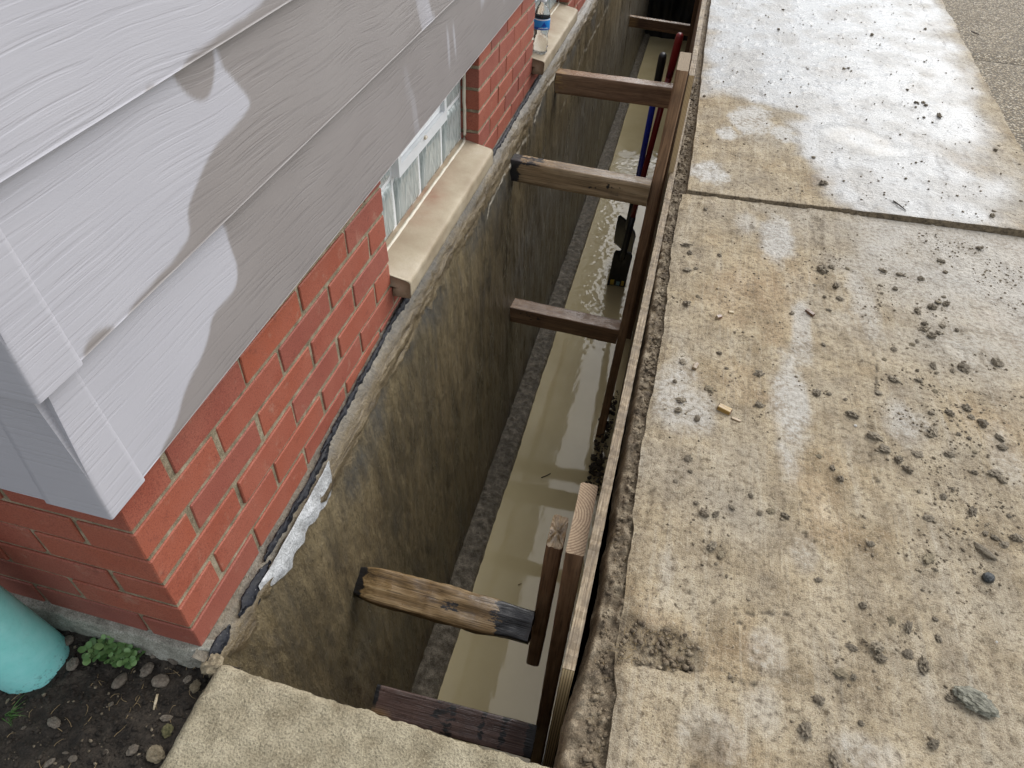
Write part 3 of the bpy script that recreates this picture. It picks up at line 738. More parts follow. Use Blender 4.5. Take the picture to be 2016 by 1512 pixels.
def near_slab():
    us = np.concatenate([np.arange(0, 0.9, 0.0055), np.arange(0.9, 1.5, 0.012), [1.5]])
    vsn = np.concatenate([np.arange(0, 0.3, 0.02), np.arange(0.3, 1.0, 0.0028), [1.0]])
    Uu, V = np.meshgrid(us, vsn, indexing='ij')
    X = 0.683 + Uu
    y1 = joint_y(X) - 0.008
    Y = -0.85 + V * (y1 + 0.85)
    edge = 0.006 * fbm(Y * 14, 0.5, 3.0, 4) + 0.004 * np.sin(Y * 7)
    X = X + edge * sstep(0.05, 0.0, Uu) + 0.012 * sstep(0.16, 0.10, Y) * sstep(0.05, 0.0, Uu)
    Z = slab_h(X, Y)
    nz = 0.010 * fbm(X * 30, Y * 30, 1.0, 3)
    dirt = np.zeros_like(X)
    for i, p in enumerate(DIRT_POLYS):
        d = poly_sd(X + 0.006 * fbm(X * 40, Y * 40, i, 3), Y + nz, p)
        k = sstep(-0.004, 0.006, d + 0.008 * fbm(X * 60, Y * 60, 4.0, 3))
        Z -= k * ((0.008 if i == 0 else 0.004) + 0.006 * fbm(X * 60, Y * 60, 2.0, 3))
        dirt = np.maximum(dirt, k * (0.42 if i == 0 else 0.34))
    crack = np.zeros_like(X)
    for c in CRACKS_NEAR[:2] + [[(0.86, 0.31), (0.93, 0.27)], [(1.0, 0.53), (1.06, 0.5)], [(1.22, 0.99), (1.235, 1.13), (1.23, 1.24)], [(1.16, 0.72), (1.2, 0.70)], [(1.1, 0.66), (1.105, 0.56)]]:
        d = line_dist(X + nz, Y + 0.8 * nz, c)
        k = sstep(0.0035, 0.0012, d) * sstep(-0.25, 0.1, fbm(X * 25, Y * 25, 6.0, 2))
        crack = np.maximum(crack, 0.8 * k)
        Z -= 0.003 * k
    # clean patches rubbed or washed pale
    pale = np.zeros_like(X)
    wob = 0.75 * fbm(X * 11, Y * 7, 5.0, 5, 0.6)
    for cx, cy, rx, ry, pw in PALE:
        e = np.hypot((X - cx) / max(rx, 0.02), (Y - cy) / max(ry, 0.025)) + wob
        pale = np.maximum(pale, pw * sstep(1.25, 0.45, e))
    pale *= 0.8
    pale = np.maximum(pale, 0.5 * sstep(1.15, 1.75, X + 0.25 * Y - 0.25 + 0.35 * fbm(X * 4, Y * 4, 2, 4)) * sstep(0.9, 1.4, Y + 0.2 * fbm(X * 5, Y * 5, 9, 3)))
    wet = 0.35 * pale * sstep(1.0, 1.6, Y)
    ex = 0.004 * sstep(0.02, 0.0, Uu)
    Z = Z - ex
    def pad(A, lo=None):
        return np.concatenate([A[:1], A[:1], A], 0)
    Zp = pad(Z); Zp[0] -= 0.10
    Xp, Yp = pad(X), pad(Y)
    at = {k: pad(v) for k, v in dict(pale=pale, wet=wet, dirt=dirt, crack=crack).items()}
    at['dirt'][0] = 0.9; at['dirt'][1] = 0.9
    # far edge skirt
    def padc(A): return np.concatenate([A, A[:, -1:], A[:, -1:]], 1)
    Xp, Yp, Zp = padc(Xp), padc(Yp), padc(Zp); Zp[:, -1] -= 0.10
    at = {k: padc(v) for k, v in at.items()}
    return grid_mesh('concrete_slab', Xp, Yp, Zp, SLAB, at)
tag(obj('concrete_slab', near_slab()), kind='structure')

def far_h(x, y):
    x, y = np.asarray(x, float), np.asarray(y, float)
    base = 0.008 + 0.012 * sstep(0.72, 1.7, x)
    return base + 0.002 * fbm(x * 2, y * 2, 2.0, 3) + 0.0012 * fbm(x * 12, y * 9, 5.0, 3) + 0.0035 * sstep(0.15, 0.5, fbm(x * 22, y * 16, 1.0, 4))

def slab_right(y):
    return 1.985 + 0.065 * np.maximum(0, y - 2.7)
def far_slab():
    us = np.linspace(0, 1, 190)
    vv = np.concatenate([np.arange(0, 1.0, 0.009), np.arange(1.0, 3.2, 0.016), np.arange(3.2, 7.0, 0.06), [7.1]])
    Uu, V = np.meshgrid(us, vv, indexing='ij')
    Y0 = 1.9 + V
    xl = 0.702 + 0.004 * fbm(Y0 * 9, 1.5, 2.0, 3) - 0.010 * sstep(2.0, 4.0, Y0)
    xr = slab_right(Y0) + 0.012 * fbm(Y0 * 6, 3.5, 2.0, 3)
    X = xl + Uu * (xr - xl)
    Y = joint_y(X) + V
    Z = far_h(X, Y)
    wob = 0.05 * fbm(X * 6, Y * 5, 3.0, 4)
    wet = sstep(-0.05, 0.10, poly_sd(X + 1.5 * wob, Y + 1.5 * wob, WETPOLY))
    wet *= 1 - 0.8 * sstep(1.55, 1.95, X + 0.3 * fbm(X * 4, Y * 3, 2, 4) - 0.12 * (Y - 2))
    wet *= 0.65 + 0.35 * sstep(-0.35, 0.25, fbm(X * 5, Y * 4, 7.0, 4))
    pud = 0.85 * sstep(-0.05, 0.03, poly_sd(X + wob * 1.2, Y + wob * 1.2, PUDDLE))
    dry2 = pud
    Z = Z * (1 - pud) + pud * (0.0145 + 0.008 * sstep(0.72, 1.7, X))
    crack = np.zeros_like(X)
    nz = 0.016 * fbm(X * 18, Y * 18, 1.0, 3)
    for c in CRACKS_FAR:
        k = sstep(0.007, 0.003, line_dist(X + nz, Y + nz, c)) * sstep(-0.2, 0.1, fbm(X * 20, Y * 20, 6.0, 2))
        crack = np.maximum(crack, 0.8 * k); Z -= 0.003 * k
    pale = np.zeros_like(X)
    w2 = 0.75 * fbm(X * 11, Y * 7, 5.0, 5, 0.6)
    for cx, cy, rx, ry in [(0.775, 2.05, 0.062, 0.12), (0.93, 2.62, 0.09, 0.20), (0.82, 2.45, 0.05, 0.08), (1.05, 2.5, 0.06, 0.1)]:
        pale = np.maximum(pale, sstep(1.1, 0.65, np.hypot((X - cx) / rx, (Y - cy) / ry) + w2))
    dirt = 0.7 * sstep(0.3, 0.6, fbm(X * 8, Y * 8, 4, 4)) * sstep(0.02, 0.0, V) + 0.8 * sstep(0.006, 0.0, V)
    def pad(A): return np.concatenate([A[:, :1], A[:, :1], A], 1)
    Xp, Yp, Zp = pad(X), pad(Y), pad(Z); Zp[:, 0] -= 0.12
    at = {k: pad(v) for k, v in dict(wet=wet, puddle=pud, crack=crack, pale=pale, dirt=dirt).items()}
    at['dirt'][:, 0] = 1.0; at['dirt'][:, 1] = 0.85
    at['wet'][:, :2] = 0; at['pale'][:, :2] = 0
    def padr(A): return np.concatenate([A[:1], A[:1], A], 0)
    Xp, Yp, Zp = padr(Xp), padr(Yp), padr(Zp); Zp[0] -= 0.12
    at = {k: padr(v) for k, v in at.items()}
    return grid_mesh('concrete_slab', Xp, Yp, Zp, SLAB, at)
tag(obj('concrete_slab', far_slab()), kind='structure')

# exposed aggregate paving beyond the slab, with one tooled joint
def agg_mesh(y0, y1):
    xs = np.linspace(1.9, 7.0, 120); ys = np.linspace(y0, y1, 60)
    X, Y = np.meshgrid(xs, ys, indexing='ij')
    Z = 0.004 + 0.004 * fbm(X * 3, Y * 3, 1.0, 3)
    e = np.minimum(Y - y0, y1 - Y)
    Z -= 0.012 * sstep(0.02, 0.0, e)
    return grid_mesh('aggregate_paving', X, Y, Z, AGG)
for a, b in ((0.2, 3.885), (3.893, 9.2)):
    tag(obj('aggregate_paving', agg_mesh(a, b)), kind='structure')

# rough broken edge between slab and trench
def strip_h(x, y):
    f = fbm(x * 38, y * 34, 2.0, 5, 0.6)
    lumps = sstep(0.1, 0.5, fbm(x * 55, y * 50, 6.0, 2))
    return -0.016 + 0.012 * f + 0.008 * lumps
def strip_mesh():
    us = np.linspace(0, 1, 22)
    ys = axis([(-0.5, 2.6, 0.0045), (2.6, 9.0, 0.02)])
    Uu, Y = np.meshgrid(us, ys, indexing='ij')
    xl = 0.636 + 0.007 * fbm(Y * 12, 2.5, 1.0, 4) + 0.014 * sstep(1.6, 2.8, Y) - 0.018 * sstep(0.2, 0.05, Y)
    xr = 0.708 + 0 * Y
    X = xl + Uu * (xr - xl)
    Z = strip_h(X, Y)
    Z -= 0.05 * sstep(0.22, 0.0, Uu) ** 2
    Z = np.minimum(Z, np.where(X > 0.679, -0.006, 1))
    return grid_mesh('rubble_edge', X, Y, Z, RUBBLE)
tag(obj('rubble_edge', strip_mesh()), kind='structure')

# concrete step across the near end of the trench
def step_mesh():
    xs = np.arange(0.044, 0.652, 0.0045)
    vv = np.concatenate([np.arange(0, 0.35, 0.0045), np.arange(0.35, 1.6, 0.05)])
    X, V = np.meshgrid(xs, vv, indexing='ij')
    f = -0.018 - 0.020 * X + 0.0045 * fbm(X * 14, 0.3, 1.0, 4) + 0.0025 * fbm(X * 60, 0.9, 1.0, 3)
    Y = f - V
    Z = 0.004 + 0.003 * fbm(X * 6, Y * 6, 1.0, 4) + 0.0024 * fbm(X * 42, Y * 42, 3.0, 4)
    Z -= 0.006 * sstep(0.012, 0.0, V) ** 2 * (1 + fbm(X * 50, 0.1, 2.0, 3))
    Z -= 0.006 * sstep(0.012, 0.0, X - 0.044) ** 2
    X = X + 0.005 * fbm(Y * 15, 0.7, 4.0, 3) * sstep(0.05, 0.0, X - 0.044)
    def padx(A): return np.concatenate([A[:1], A, A[-1:]], 0)
    X, Y, Z = padx(X), padx(Y), padx(Z); Z[0] -= 0.12; Z[-1] -= 0.12; X[0] -= 0.004
    def pady(A): return np.concatenate([A[:, :1], A], 1)
    X, Y, Z = pady(X), pady(Y), pady(Z); Z[:, 0] -= 0.12; Y[:, 0] += 0.004
    return grid_mesh('concrete_step', X, Y, Z, STEP, flip=True)
tag(obj('concrete_step', step_mesh()), kind='structure')

# garden soil at the foot of the short wall
def soil_h(x, y):
    return -0.058 + 0.010 * fbm(x * 6, y * 6, 2.0, 3) + 0.006 * fbm(x * 34, y * 34, 5.0, 4) + 0.010 * sstep(-0.05, 0.0, y)
def soil_mesh():
    xs = axis([(-1.4, -0.5, 0.03), (-0.5, 0.06, 0.0038)]); ys = axis([(-1.2, -0.32, 0.03), (-0.32, 0.0, 0.0038)])
    X, Y = np.meshgrid(xs, ys, indexing='ij')
    return grid_mesh('soil', X, Y, soil_h(X, Y), SOIL)
tag(obj('soil', soil_mesh()), kind='structure')

# ================================================================== HOUSE
house = tag(empty('house'), 'house with grey lap siding above a red brick base and exposed foundation', 'house')

W1, W2 = (0.90, 1.687), (2.465, 3.255)
HOUSE_END = 8.6

# ---- brick base: mortar core with each brick as its own piece
core = []
def core_y(y0, y1, z0, z1):
    core.append((-0.16, -0.0034, y0, y1, z0, z1))
core_y(0.0034, HOUSE_END, -0.03, 0.128)
for a, b in ((0.0034, W1[0] - 0.003), (W1[1] + 0.004, W2[0] - 0.004), (W2[1] + 0.004, HOUSE_END)):
    core_y(a, b, 0.128, 0.60)
core.append((-1.4, -0.161, 0.0034, 0.16, -0.03, 0.60))
brick_wall = obj('brick_wall', boxes_mesh('brick_wall', core, MORTAR), house)

BV = {}
def brick_variants(key, sx, sy, sz):
    if key not in BV:
        BV[key] = [chamfer_box('brick', sx, sy, sz, 0.0018, BRICK, 0.0011, i * 13 + len(BV)) for i in range(4)]
    return BV[key]
def place_brick(x0, x1, y0, y1, z0, z1):
    sx, sy, sz = round(x1 - x0, 3), round(y1 - y0, 3), round(z1 - z0, 4)
    me = random.choice(brick_variants((sx, sy, sz), sx, sy, sz))
    o = bpy.data.objects.new('brick', me)
    o.location = ((x0 + x1) / 2 + random.uniform(-0.001, 0.001), (y0 + y1) / 2 + random.uniform(-0.0015, 0.0015), (z0 + z1) / 2 + random.uniform(-0.0008, 0.0008))
    o.rotation_euler = (random.uniform(-0.004, 0.004), 0, random.uniform(-0.004, 0.004))
    link(o, brick_wall)
PITCH, CRS, BH, BL = 0.2032, 0.0677, 0.0575, 0.1930
for k in range(8):
    z0 = k * CRS; z1 = z0 + BH
    spans = [(0.0, 5.4)]
    if k >= 2:
        spans = [(0.0, W1[0]), (W1[1], W2[0]), (W2[1], 5.4)]
    off = 0.0 if k % 2 == 0 else 0.1016
    edges = [off + i * PITCH for i in range(28)]
    for (a, b) in spans:
        # full bond positions clipped to the span
        cells = []
        if off > 0:
            cells.append((0.0, 0.0925))
        cells += [(e, e + BL) for e in edges]
        clipped = []
        for c0, c1 in cells:
            c0, c1 = max(c0, a), min(c1, b)
            if c1 - c0 > 0.03:
                clipped.append([c0, c1])
        if not clipped:
            continue
        if a > 0: clipped[0][0] = a
        if b < 5: clipped[-1][1] = b
        for c0, c1 in clipped:
            if k % 2 == 1 and c0 == 0.0:
                continue                      # this corner is taken by the short wall's stretcher
            place_brick(-0.0925, 0.0, c0, c1, z0, z1)
    # short wall
    if k % 2 == 1:
        place_brick(-BL, 0.0, 0.0, 0.0925, z0, z1)
        xe = -PITCH
    else:
        xe = -0.1025
    while xe > -1.3:
        place_brick(xe - BL, xe, 0.0, 0.0925, z0, z1)
        xe -= PITCH

# ---- foundation
def ledge_z(y):
    return -0.004 + 0.060 * sstep(0.15, 1.1, y) + 0.02 * sstep(1.5, 2.6, y)
def foundation_mesh():
    prof = [(0.0, -0.006, 0.003), (0.14, 0.014, -0.003), (0.24, 0.026, -0.014), (0.36, 0.036, -0.040), (0.50, 0.044, -0.09), (0.68, 0.050, -0.18), (1.0, 0.054, -0.40)]
    ss = np.concatenate([np.linspace(0, 1, 60), 1 + np.linspace(0, 1, 90)[1:]])
    ys = axis([(-0.020, 2.4, 0.008), (2.4, HOUSE_END, 0.025)])
    px = np.interp(np.minimum(ss, 1), [p[0] for p in prof], [p[1] for p in prof])
    pz = np.interp(np.minimum(ss, 1), [p[0] for p in prof], [p[2] for p in prof])
    S, Y = np.meshgrid(ss, ys, indexing='ij')
    X = np.repeat(px[:, None], len(ys), 1)
    Zr = np.repeat(pz[:, None], len(ys), 1)
    zl = ledge_z(Y)
    Z = np.where(S <= 1, zl + Zr, (zl - 0.40) + (S - 1) * (-1.52 - (zl - 0.40)))
    X = X + 0.034 * np.clip((-0.4 - Z) / 1.0, 0, 1.1)
    rel = Z - zl
    # old parge coat: proud near the top with a ragged broken lower edge
    eg = -0.075 + 0.05 * fbm(Y * 3.5, 0.3, 1.0, 4) + 0.03 * fbm(Y * 30, 0.8, 2.0, 4)
    eg = eg + 0.05 * sstep(0.5, 0.1, Y)
    coat = sstep(-0.006, 0.006, rel - eg) * sstep(0.0, -0.03, rel + 0.0)
    eg2 = -0.055 + 0.03 * fbm(Y * 9, 0.9, 4.0, 4)
    coat2 = sstep(-0.004, 0.004, rel - eg2)
    disp = 0.0045 * coat + 0.0035 * coat2 * coat + 0.004 * fbm(Y * 9, Z * 60, 2.0, 4) * coat + 0.006 * fbm(Y * 9, Z * 5, 3.0, 5) * sstep(0.0, 0.3, S) + 0.0025 * fbm(Y * 50, Z * 26, 1.0, 3)
    disp += 0.003 * sstep(0.1, 0.5, fbm(Y * 16, Z * 9, 7.0, 4))
    X = X + disp
    Z = Z + 0.004 * fbm(Y * 35, X * 35, 5.0, 3) * sstep(0.4, 0.1, S)
    band = sstep(eg - 0.16 - 0.06 * fbm(Y * 4, 0.2, 6, 3), eg - 0.02, rel) * (1 - coat) * sstep(-0.35, 0.25, fbm(Y * 3.5, Z * 4, 9.0, 3))
    ledge = sstep(0.24, 0.16, S + 0.06 * fbm(Y * 25, 1.0, 1.0, 3))
    grey = sstep(1.5, 2.4, Y + 0.5 * fbm(Y * 2, Z * 2, 3, 3)) * sstep(-0.2, -0.6, Z)
    cl = [(1.62, -0.10), (1.68, -0.045), (1.86, -0.02), (2.0, -0.03), (2.29, -0.04), (2.5, 0.01), (2.68, 0.03), (2.9, 0.03)]
    crack = sstep(0.007, 0.003, line_dist(Y + 0.01 * fbm(Y * 20, Z * 20, 3, 2), Z, cl)) * sstep(-0.4, 0.0, fbm(Y * 14, Z * 14, 6, 2))
    crack = np.maximum(crack, 0.7 * sstep(0.006, 0.002, line_dist(Y, Z + 0.02 * fbm(Y * 8, 1, 3, 3), [(3.0, -0.22), (3.6, -0.13), (4.6, -0.12)])))
    return grid_mesh('foundation_wall', X, Y, Z, WALL, dict(coat=coat, band=band, ledge=ledge, grey=grey, crack=crack), flip=True)
found = obj('foundation_wall', foundation_mesh(), house)

def front_base():
    xs = axis([(-1.4, -0.5, 0.03), (-0.5, 0.016, 0.004)]); zs = np.linspace(0.0, 1.0, 26)
    X, S = np.meshgrid(xs, zs, indexing='ij')
    Y = 0.004 - 0.016 * sstep(0.0, 0.12, S) - 0.012 * S + 0.004 * fbm(X * 22, S * 2.0, 2.0, 4)
    Z = 0.001 - 0.001 * sstep(0.0, 0.1, S) - 0.10 * np.maximum(0, S - 0.1) + 0.002 * fbm(X * 30, S * 3, 5.0, 3) * sstep(0, 0.1, S)
    # round the corner into the trench face
    k = sstep(-0.03, 0.016, X)
    Y = Y + 0.012 * k
    return grid_mesh('base_course', X, Y, Z, BASECONC, flip=True)
obj('base_course', front_base(), found)

# footing ledge above the water
def footing_mesh():
    ss = np.linspace(0, 1, 26)
    ys = axis([(-0.04, 4.0, 0.008), (4.0, HOUSE_END, 0.03)])
    S, Y = np.meshgrid(ss, ys, indexing='ij')
    edge = 0.182 + 0.004 * fbm(Y * 4, 0.5, 2.0, 3) - 0.03 * sstep(4.5, 8.5, Y)
    X = np.where(S < 0.7, 0.07 + S / 0.7 * (edge - 0.07), edge + 0.004)
    Z = np.where(S < 0.7, -1.392 + 0.010 * fbm(X * 26, Y * 20, 3.0, 4) + 0.008 * sstep(0.2, 0.5, fbm(X * 50, Y * 50, 1, 3)), -1.40 - (S - 0.7) * 0.6)
    Z = np.where(S < 0.7, Z - 0.010 * sstep(0.5, 0.7, S), Z)
    X = X + np.where(S > 0.6, 0.003 * fbm(Y * 24, S * 3, 6.0, 3), 0)
    return grid_mesh('footing', X, Y, Z, FOOTING)
obj('footing', footing_mesh(), found)

# black tar daubed along the ledge, in ragged strokes
def tar_mesh(y0, y1, c0, w0, seed, zoff=0.0):
    n = max(8, int((y1 - y0) / 0.004)); m_ = 9
    ys = np.linspace(y0, y1, n); tt = np.linspace(-1, 1, m_)
    Yg, T = np.meshgrid(ys, tt, indexing='ij')
    cen = c0 + 0.004 * fbm(Yg * 10, seed, 1.0, 3)
    wid = w0 * (0.45 + 0.9 * (0.5 + 0.7 * fbm(Yg * 40, seed + 3.0, 2.0, 5, 0.65))) * sstep(0, 0.03, Yg - y0) * sstep(0, 0.03, y1 - Yg) + 0.0002
    X = cen + T * wid + 0.0035 * fbm(Yg * 80, T * 2, seed, 3)
    prof_x = [-0.006, 0.014, 0.026, 0.036, 0.044, 0.050]; prof_z = [0.003, -0.003, -0.014, -0.040, -0.09, -0.18]
    Z = ledge_z(Yg) + np.interp(X, prof_x, prof_z) + 0.0050 + 0.0018 * (1 - T * T) + 0.002 * fbm(Yg * 60, T * 4, 2.0, 2) + zoff
    Z = np.where(np.abs(T) > 0.95, Z - 0.012, Z)
    return grid_mesh('tar_strip', X + 0.004, Yg, Z, TAR)
for a, b, c, w, s in ((-0.018, 0.050, 0.018, 0.010, 1), (0.070, 0.185, 0.022, 0.009, 2), (0.18, 0.34, 0.012, 0.0045, 3), (0.30, 0.47, 0.015, 0.006, 4), (0.44, 0.95, 0.007, 0.0050, 5), (0.9, 1.72, 0.008, 0.0075, 6), (1.7, 3.0, 0.006, 0.006, 7)):
    obj('tar_strip', tar_mesh(a, b, c, w, s), found)

def plaster_patch():
    n, m_ = 60, 16
    ys = np.linspace(0.13, 0.43, n); tt = np.linspace(0, 1, m_)
    Yg, T = np.meshgrid(ys, tt, indexing='ij')
    wid = 0.014 * sstep(0, 0.05, Yg - 0.13) * sstep(0, 0.02, 0.43 - Yg) * (0.8 + 0.5 * fbm(Yg * 16, 0.2, 3.0, 3)) + 0.001
    X = 0.024 + T * wid
    prof_x = [-0.006, 0.014, 0.026, 0.036, 0.044, 0.050]; prof_z = [0.003, -0.003, -0.014, -0.040, -0.09, -0.18]
    Z = ledge_z(Yg) + np.interp(X, prof_x, prof_z) + 0.009 + 0.003 * fbm(Yg * 40, T * 3, 1.0, 3)
    e = np.minimum(T, 1 - T)
    Z = np.where(e < 0.01, Z - 0.025, Z)
    return grid_mesh('plaster_patch', X + 0.008, Yg, Z, PLASTER)
obj('plaster_patch', plaster_patch(), found)

# ---- glass block windows with vent, on limestone sills
def sill_mesh(y0, y1, dz, seed):
    pr = [(-0.065, 0.174), (0.040, 0.153), (0.047, 0.150), (0.050, 0.145), (0.050, 0.104), (0.046, 0.100), (0.003, 0.100), (0.003, 0.128), (-0.065, 0.128), (-0.065, 0.174)]
    dense = []
    for (x0, z0), (x1, z1) in zip(pr[:-1], pr[1:]):
        k = max(2, int(math.hypot(x1 - x0, z1 - z0) / 0.008))
        for t in range(k):
            dense.append((x0 + (x1 - x0) * t / k, z0 + (z1 - z0) * t / k))
    dense.append(pr[-1])
    px = np.array([d[0] for d in dense]); pz = np.array([d[1] for d in dense])
    ys = np.linspace(y0, y1, 90)
    X = np.repeat(px[:, None], 90, 1); Z = np.repeat(pz[:, None], 90, 1) + dz; Y = np.repeat(ys[None], len(px), 0)
    X = X + 0.0018 * fbm(Y * 20, Z * 30, seed, 3); Z = Z + 0.0012 * fbm(Y * 12, X * 12, seed + 2, 3)
    t = (Y - y0) / (y1 - y0)
    stain = sstep(0.22, 0.42, t) * sstep(0.78, 0.5, t) * sstep(0.045, -0.03, X) * (0.6 + 0.6 * fbm(X * 9, Y * 9, 2, 3)) + 0.25 * sstep(0.02, -0.05, X)
    def padr(A): return np.concatenate([A[:, :1], A, A[:, -1:]], 1)
    # close the two ends with a fan towards the profile's middle
    Xp, Yp, Zp, S = padr(X), padr(Y), padr(Z), padr(np.clip(stain, 0, 1))
    Xp2 = np.concatenate([np.full((len(px), 1), 0.02), Xp, np.full((len(px), 1), 0.02)], 1)
    Yp2 = np.concatenate([Yp[:, :1], Yp, Yp[:, -1:]], 1)
    Zp2 = np.concatenate([np.full((len(px), 1), 0.125 + dz), Zp, np.full((len(px), 1), 0.125 + dz)], 1)
    Sp2 = np.concatenate([S[:, :1], S, S[:, -1:]], 1)
    return grid_mesh('window_sill', Xp2, Yp2, Zp2, SILL, dict(stain=Sp2), flip=True)

def glass_block_mesh(sy, sz, seed):
    n = 9
    us = np.linspace(-1, 1, n)
    A, B = np.meshgrid(us, us, indexing='ij')
    e = np.maximum(np.abs(A), np.abs(B))
    X = 0.0 - 0.010 * sstep(0.86, 1.0, e) - 0.004 * sstep(0.8, 0.7, e) + 0.0012 * fbm(A * 2.2, B * 0.8, seed, 2)
    Y = A * sy / 2; Z = B * sz / 2
    def ring(M_, back):
        return M_
    Xp = np.pad(X, 1, mode='edge'); Yp = np.pad(Y, 1, mode='edge'); Zp = np.pad(Z, 1, mode='edge')
    Xp[0] = Xp[-1] = -0.06; Xp[:, 0] = Xp[:, -1] = -0.06
    return grid_mesh('glass_block', Xp, Yp, Zp, GLASSB)

def window(y0, y1, dz, vent_cols):
    w = empty('window'); w.parent = house
    bz0 = 0.168 + dz; bh = 0.148; n = 4
    pit = (y1 - y0 - 0.012) / n
    for r in range(2):
        for c in range(n):
            if r == 1 and c in vent_cols:
                continue
            yc = y0 + 0.006 + pit * (c + 0.5); zc = bz0 + bh * (r + 0.5)
            o = obj('glass_block', glass_block_mesh(pit - 0.005, bh - 0.005, r * 7 + c * 3 + y0), w, (-0.052, yc, zc))
    # joints behind the blocks
    J = [(-0.11, -0.061, y0 + 0.001, y1 - 0.001, bz0 - 0.03, bz0 + 2 * bh + 0.06)]
    obj('block_joint', boxes_mesh('block_joint', J, VINYL), w)
    # caulk round the edge: thin irregular bead
    bead = []
    pts = [(-0.050, y0 + 0.004, bz0 + 2 * bh), (-0.050, y0 + 0.004, bz0 + 0.004), (-0.046, y0 + 0.02, bz0 - 0.001)]
    pts += [(-0.046 + random.uniform(-0.001, 0.001), y0 + 0.02 + (y1 - y0 - 0.04) * t / 30, bz0 - 0.001 + random.uniform(-0.0012, 0.0012)) for t in range(1, 30)]
    pts += [(-0.046, y1 - 0.02, bz0 - 0.001), (-0.050, y1 - 0.004, bz0 + 0.004)]
    pts += [(-0.048 + random.uniform(-0.001, 0.001), y1 - 0.004 + random.uniform(-0.001, 0.001), bz0 + 2 * bh * t / 14) for t in range(1, 15)]
    obj('caulk', tube_mesh('caulk', pts, 0.0055, CAULK, 8), w)
    if vent_cols:
        v0 = y0 + 0.006 + pit * vent_cols[0] + 0.002; v1 = y0 + 0.006 + pit * (vent_cols[-1] + 1) - 0.002
        z0, z1 = bz0 + bh, bz0 + 2 * bh
        fr = obj('vent', boxes_mesh('vent', [(-0.075, -0.040, v0, v1, z0, z0 + 0.030), (-0.075, -0.040, v0, v1, z1 - 0.02, z1), (-0.075, -0.040, v0, v0 + 0.018, z0 + 0.0301, z1 - 0.0201), (-0.075, -0.040, v1 - 0.018, v1, z0 + 0.0301, z1 - 0.0201)], VINYL), w)
        obj('sash', boxes_mesh('sash', [(-0.072, -0.052, v0 + 0.019, v1 - 0.019, z0 + 0.032, z0 + 0.05), (-0.072, -0.052, v0 + 0.019, v0 + 0.03, z0 + 0.0501, z1 - 0.021), (-0.072, -0.052, v1 - 0.03, v1 - 0.019, z0 + 0.0501, z1 - 0.021)], VINYL), fr)
        obj('pane', boxes_mesh('pane', [(-0.066, -0.060, v0 + 0.031, v1 - 0.031, z0 + 0.051, z1 - 0.021)], DARKGLASS), fr)
        obj('latch', chamfer_box('latch', 0.01, 0.014, 0.008, 0.002, CREAM), fr, (-0.038, (v0 + v1) / 2, z0 + 0.026))
    return w
window(W1[0], W1[1], 0.0, (1, 2))
window(W2[0], W2[1], 0.03, (1, 2))
obj('window_sill', sill_mesh(W1[0] + 0.001, W1[1] - 0.001, 0.0, 1.0), house)
obj('window_sill', sill_mesh(W2[0] + 0.001, W2[1] - 0.001, 0.03, 5.0), house)

# ---- lap siding
EXPO, SB0, XB = 0.2, 0.432, 0.034
def tilt(y):
    return 0.028 * np.clip(y, -0.1, 3.0)
far_close = [(12.0, 0.0)]
def smooth_poly(p):
    for _ in range(2):                        # corner cutting
        q = []
        for (x0, y0), (x1, y1) in zip(p, p[1:] + p[:1]):
            q += [(0.75 * x0 + 0.25 * x1, 0.75 * y0 + 0.25 * y1), (0.25 * x0 + 0.75 * x1, 0.25 * y0 + 0.75 * y1)]
        p = q
    return p
def wet_mask(i, Y, Zf):
    wob = 0.009 * fbm(Y * 11, Zf * 11, 3.0, 3)
    m = np.zeros_like(Y)
    S = lambda poly, s=0.003: sstep(-s, s, poly_sd(Y + wob, Zf + 0.6 * wob, smooth_poly(poly)))
    if i == 0:
        m = S(WET1 + [(0.04, 0.3), (20, 0.3), (20, 1.2), (0.33, 1.2)])
    elif i == 1:
        m = S(WET2 + [(0.09, 0.55), (20, 0.55), (20, 2.0), (0.39, 2.0)])
        m = np.maximum(m, S([(0.318, 0.86)] + WET2B + [(0.40, 0.9), (0.33, 0.9)]))
        m = np.maximum(m, S(WET2C + [(0.08, 0.58), (0.03, 0.58)]))
    elif i == 2:
        m = S([(0.30, 0.78), (0.311, 0.829), (0.329, 0.852), (0.383, 0.850), (0.407, 0.855), (0.495, 0.862), (0.581, 0.872), (0.8, 0.95), (1.1, 1.1), (20, 1.5), (20, 0.7)])
        m = np.maximum(m, S([(0.241, 0.80), (0.243, 0.829), (0.248, 0.841), (0.259, 0.843), (0.271, 0.835), (0.275, 0.80)], 0.0025))
    elif i == 3:
        m = S([(0.9, 0.9), (1.0, 1.06), (1.6, 1.15), (20, 2.0), (20, 0.9)])
    # lighter patches further along put highlights and drip marks into the wet tone
    m = m * (1 - 0.75 * sstep(0.30, 0.42, fbm(Y * 9, Zf * 2.2, 11.0 + i, 3)) * sstep(0.95, 1.2, Y))
    return m

